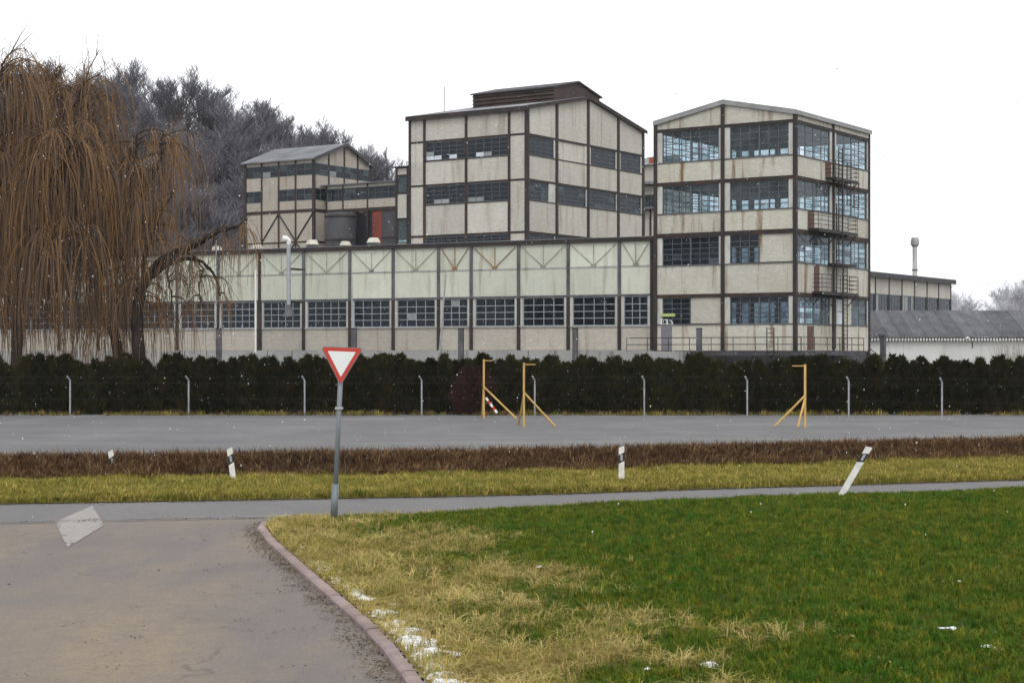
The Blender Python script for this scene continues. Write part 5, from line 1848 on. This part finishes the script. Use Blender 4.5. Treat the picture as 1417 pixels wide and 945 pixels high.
scatter('hedge_weeds', np.stack([Xv, Yv, Yv * 0 - .03], 1),
        [tuft_mesh(s, 8, .34, .012, .8, M['brown_weed'] if s % 2 else M['verge_grass'], .2) for s in range(40, 44)], .35, 1.3, 'dry weeds along the foot of the hedge')

M['litter'] = leaf_mat('litter', (.10, .065, .035), (.05, .04, .03), 3, (.22, .17, .10), .9, 0)
def chip(seed):
    r_ = random.Random(seed); b_ = MB()
    for i in range(5):
        cx_, cy_ = r_.uniform(-.12, .12), r_.uniform(-.12, .12); s_ = r_.uniform(.008, .026); a_ = r_.uniform(0, 6.28)
        c_, q_ = math.cos(a_) * s_, math.sin(a_) * s_
        b_.add([(cx_ + c_, cy_ + q_, .012), (cx_ - q_ * .6, cy_ + c_ * .6, .014), (cx_ - c_, cy_ - q_, .02), (cx_ + q_ * .6, cy_ - c_ * .6, .010)], [(0, 1, 2, 3)])
    return b_.mesh('litter', M['litter'])
Yv = nrng.uniform(12, 37, 800)
Xv = kerb_x(Yv) - np.abs(nrng.normal(0, .16, 800)) - .03
Y2 = nrng.uniform(14, 37, 300); X2 = kerb_x(Y2) - nrng.uniform(0, 14, 300)
X3 = nrng.uniform(-14, 20, 1600); Y3 = np.where(nrng.random(1600) < .6, far_edge(X3) - np.abs(nrng.normal(0, .2, 1600)) - .03, near_edge(X3) + np.abs(nrng.normal(0, .25, 1600)))
Y4 = nrng.uniform(15, 38, 500); X4 = kerb_x(Y4) + nrng.uniform(.3, 14, 500)
Xa = np.concatenate([Xv, X2, X3, X4]); Ya = np.concatenate([Yv, Y2, Y3, Y4])
Za = np.concatenate([0 * Xv + .006, 0 * X2 + .006, 0 * X3 + .006, field_h(X4, Y4) + .07])
scatter('road_litter', np.stack([Xa, Ya, Za], 1), [chip(s) for s in range(4)], .6, 1.3, 'dead leaves and grit lying along the road edges')

# remains of snow beside the kerb and in the field
mb = MB()
def snow_patch(x0, x1, y0, y1, step, amt):
    xs_ = np.arange(x0, x1, step); ys_ = np.arange(y0, y1, step * 1.3)
    U, V = np.meshgrid(xs_, ys_)
    A = amt(U, V)
    Zs = field_h(U, V) - .02 + .085 * np.clip(A, -.3, 1) + .012 * nrng.random(U.shape)
    n = len(xs_); ids = {}
    vs = []; fs = []
    def vid(i):
        if i not in ids:
            ids[i] = len(vs); vs.append((float(U.flat[i]), float(V.flat[i]), float(Zs.flat[i])))
        return ids[i]
    for r in range(len(ys_) - 1):
        for c in range(n - 1):
            q = (r * n + c, r * n + c + 1, (r + 1) * n + c + 1, (r + 1) * n + c)
            if max(A.flat[i] for i in q) > 0:
                fs.append(tuple(vid(i) for i in q))
    mb.add(vs, fs)
def kerb_amt(X, Y):
    off = X - kerb_x(Y)
    a = .5 * vnoise(X, Y, 2.4, 21) + .5 * vnoise(X, Y, 7.0, 22) + .62 * sstep(30, 20, Y) - 2.0 * np.abs(off - .42) + .05
    return np.where(off < .24, -1, a)
for yy in np.arange(12, 32, 2.0):
    k0 = float(kerb_x(yy + 1))
    snow_patch(k0 - 1.2, k0 + 2.4, yy, yy + 2.05, .07, kerb_amt)
for (px, py, w) in ((745, 793, .5), (832, 800, .35), (905, 884, .6), (898, 935, .5), (1105, 905, .4), (1290, 885, .7), (1215, 930, .5), (1370, 915, .6), (1010, 838, .35), (1180, 760, .3), (690, 742, .4), (505, 742, .3), (1330, 820, .3), (980, 930, .4)):
    cx_, cy_ = gp(px, py)
    w *= .75
    snow_patch(cx_ - w, cx_ + w, cy_ - w, cy_ + w, .06, lambda X, Y: .28 - np.hypot(X - cx_, Y - cy_) / w + .5 * vnoise(X, Y, 6, 23) + .25 * vnoise(X, Y, 15, 24))
o = mb.build('snow_remains', M['snow'], None, True)
tag(o, 'thin broken remains of snow along the kerb and in the grass', None, None, 'stuff')

# snowflakes drifting down through the air all around
mb = MB()
fr_ = random.Random(55)
for i in range(15000):
    yy = fr_.uniform(24, 110); xx = fr_.uniform(-40, 40); zz = fr_.uniform(.3, 30)
    s = fr_.uniform(.004, .015)
    mb.add([(xx - s, yy, zz), (xx + s, yy, zz), (xx, yy - s, zz), (xx, yy + s, zz), (xx, yy, zz - s * 1.3), (xx, yy, zz + s * 1.3)],
           [(0, 2, 5), (2, 1, 5), (1, 3, 5), (3, 0, 5), (2, 0, 4), (1, 2, 4), (3, 1, 4), (0, 3, 4)])
tag(mb.build('falling_snow', M['snow']), 'fine snowflakes drifting through the air', None, None, 'stuff')

# ------------------------------------------------------------------ the grey winter air
mb = MB(); mb.box(-1900, 1900, -400, 1700, -1.1, 75)
m = bpy.data.materials.new('winter_air'); m.use_nodes = True
t = m.node_tree; t.nodes.clear()
ou = t.nodes.new('ShaderNodeOutputMaterial'); pv = t.nodes.new('ShaderNodeVolumePrincipled')
pv.inputs['Color'].default_value = (.93, .945, .97, 1)
pv.inputs['Density'].default_value = HAZE
pv.inputs['Anisotropy'].default_value = 0.1
t.links.new(pv.outputs[0], ou.inputs['Volume'])
tag(mb.build('haze', m), 'pale wintry haze hanging in the air', None, None, 'stuff')
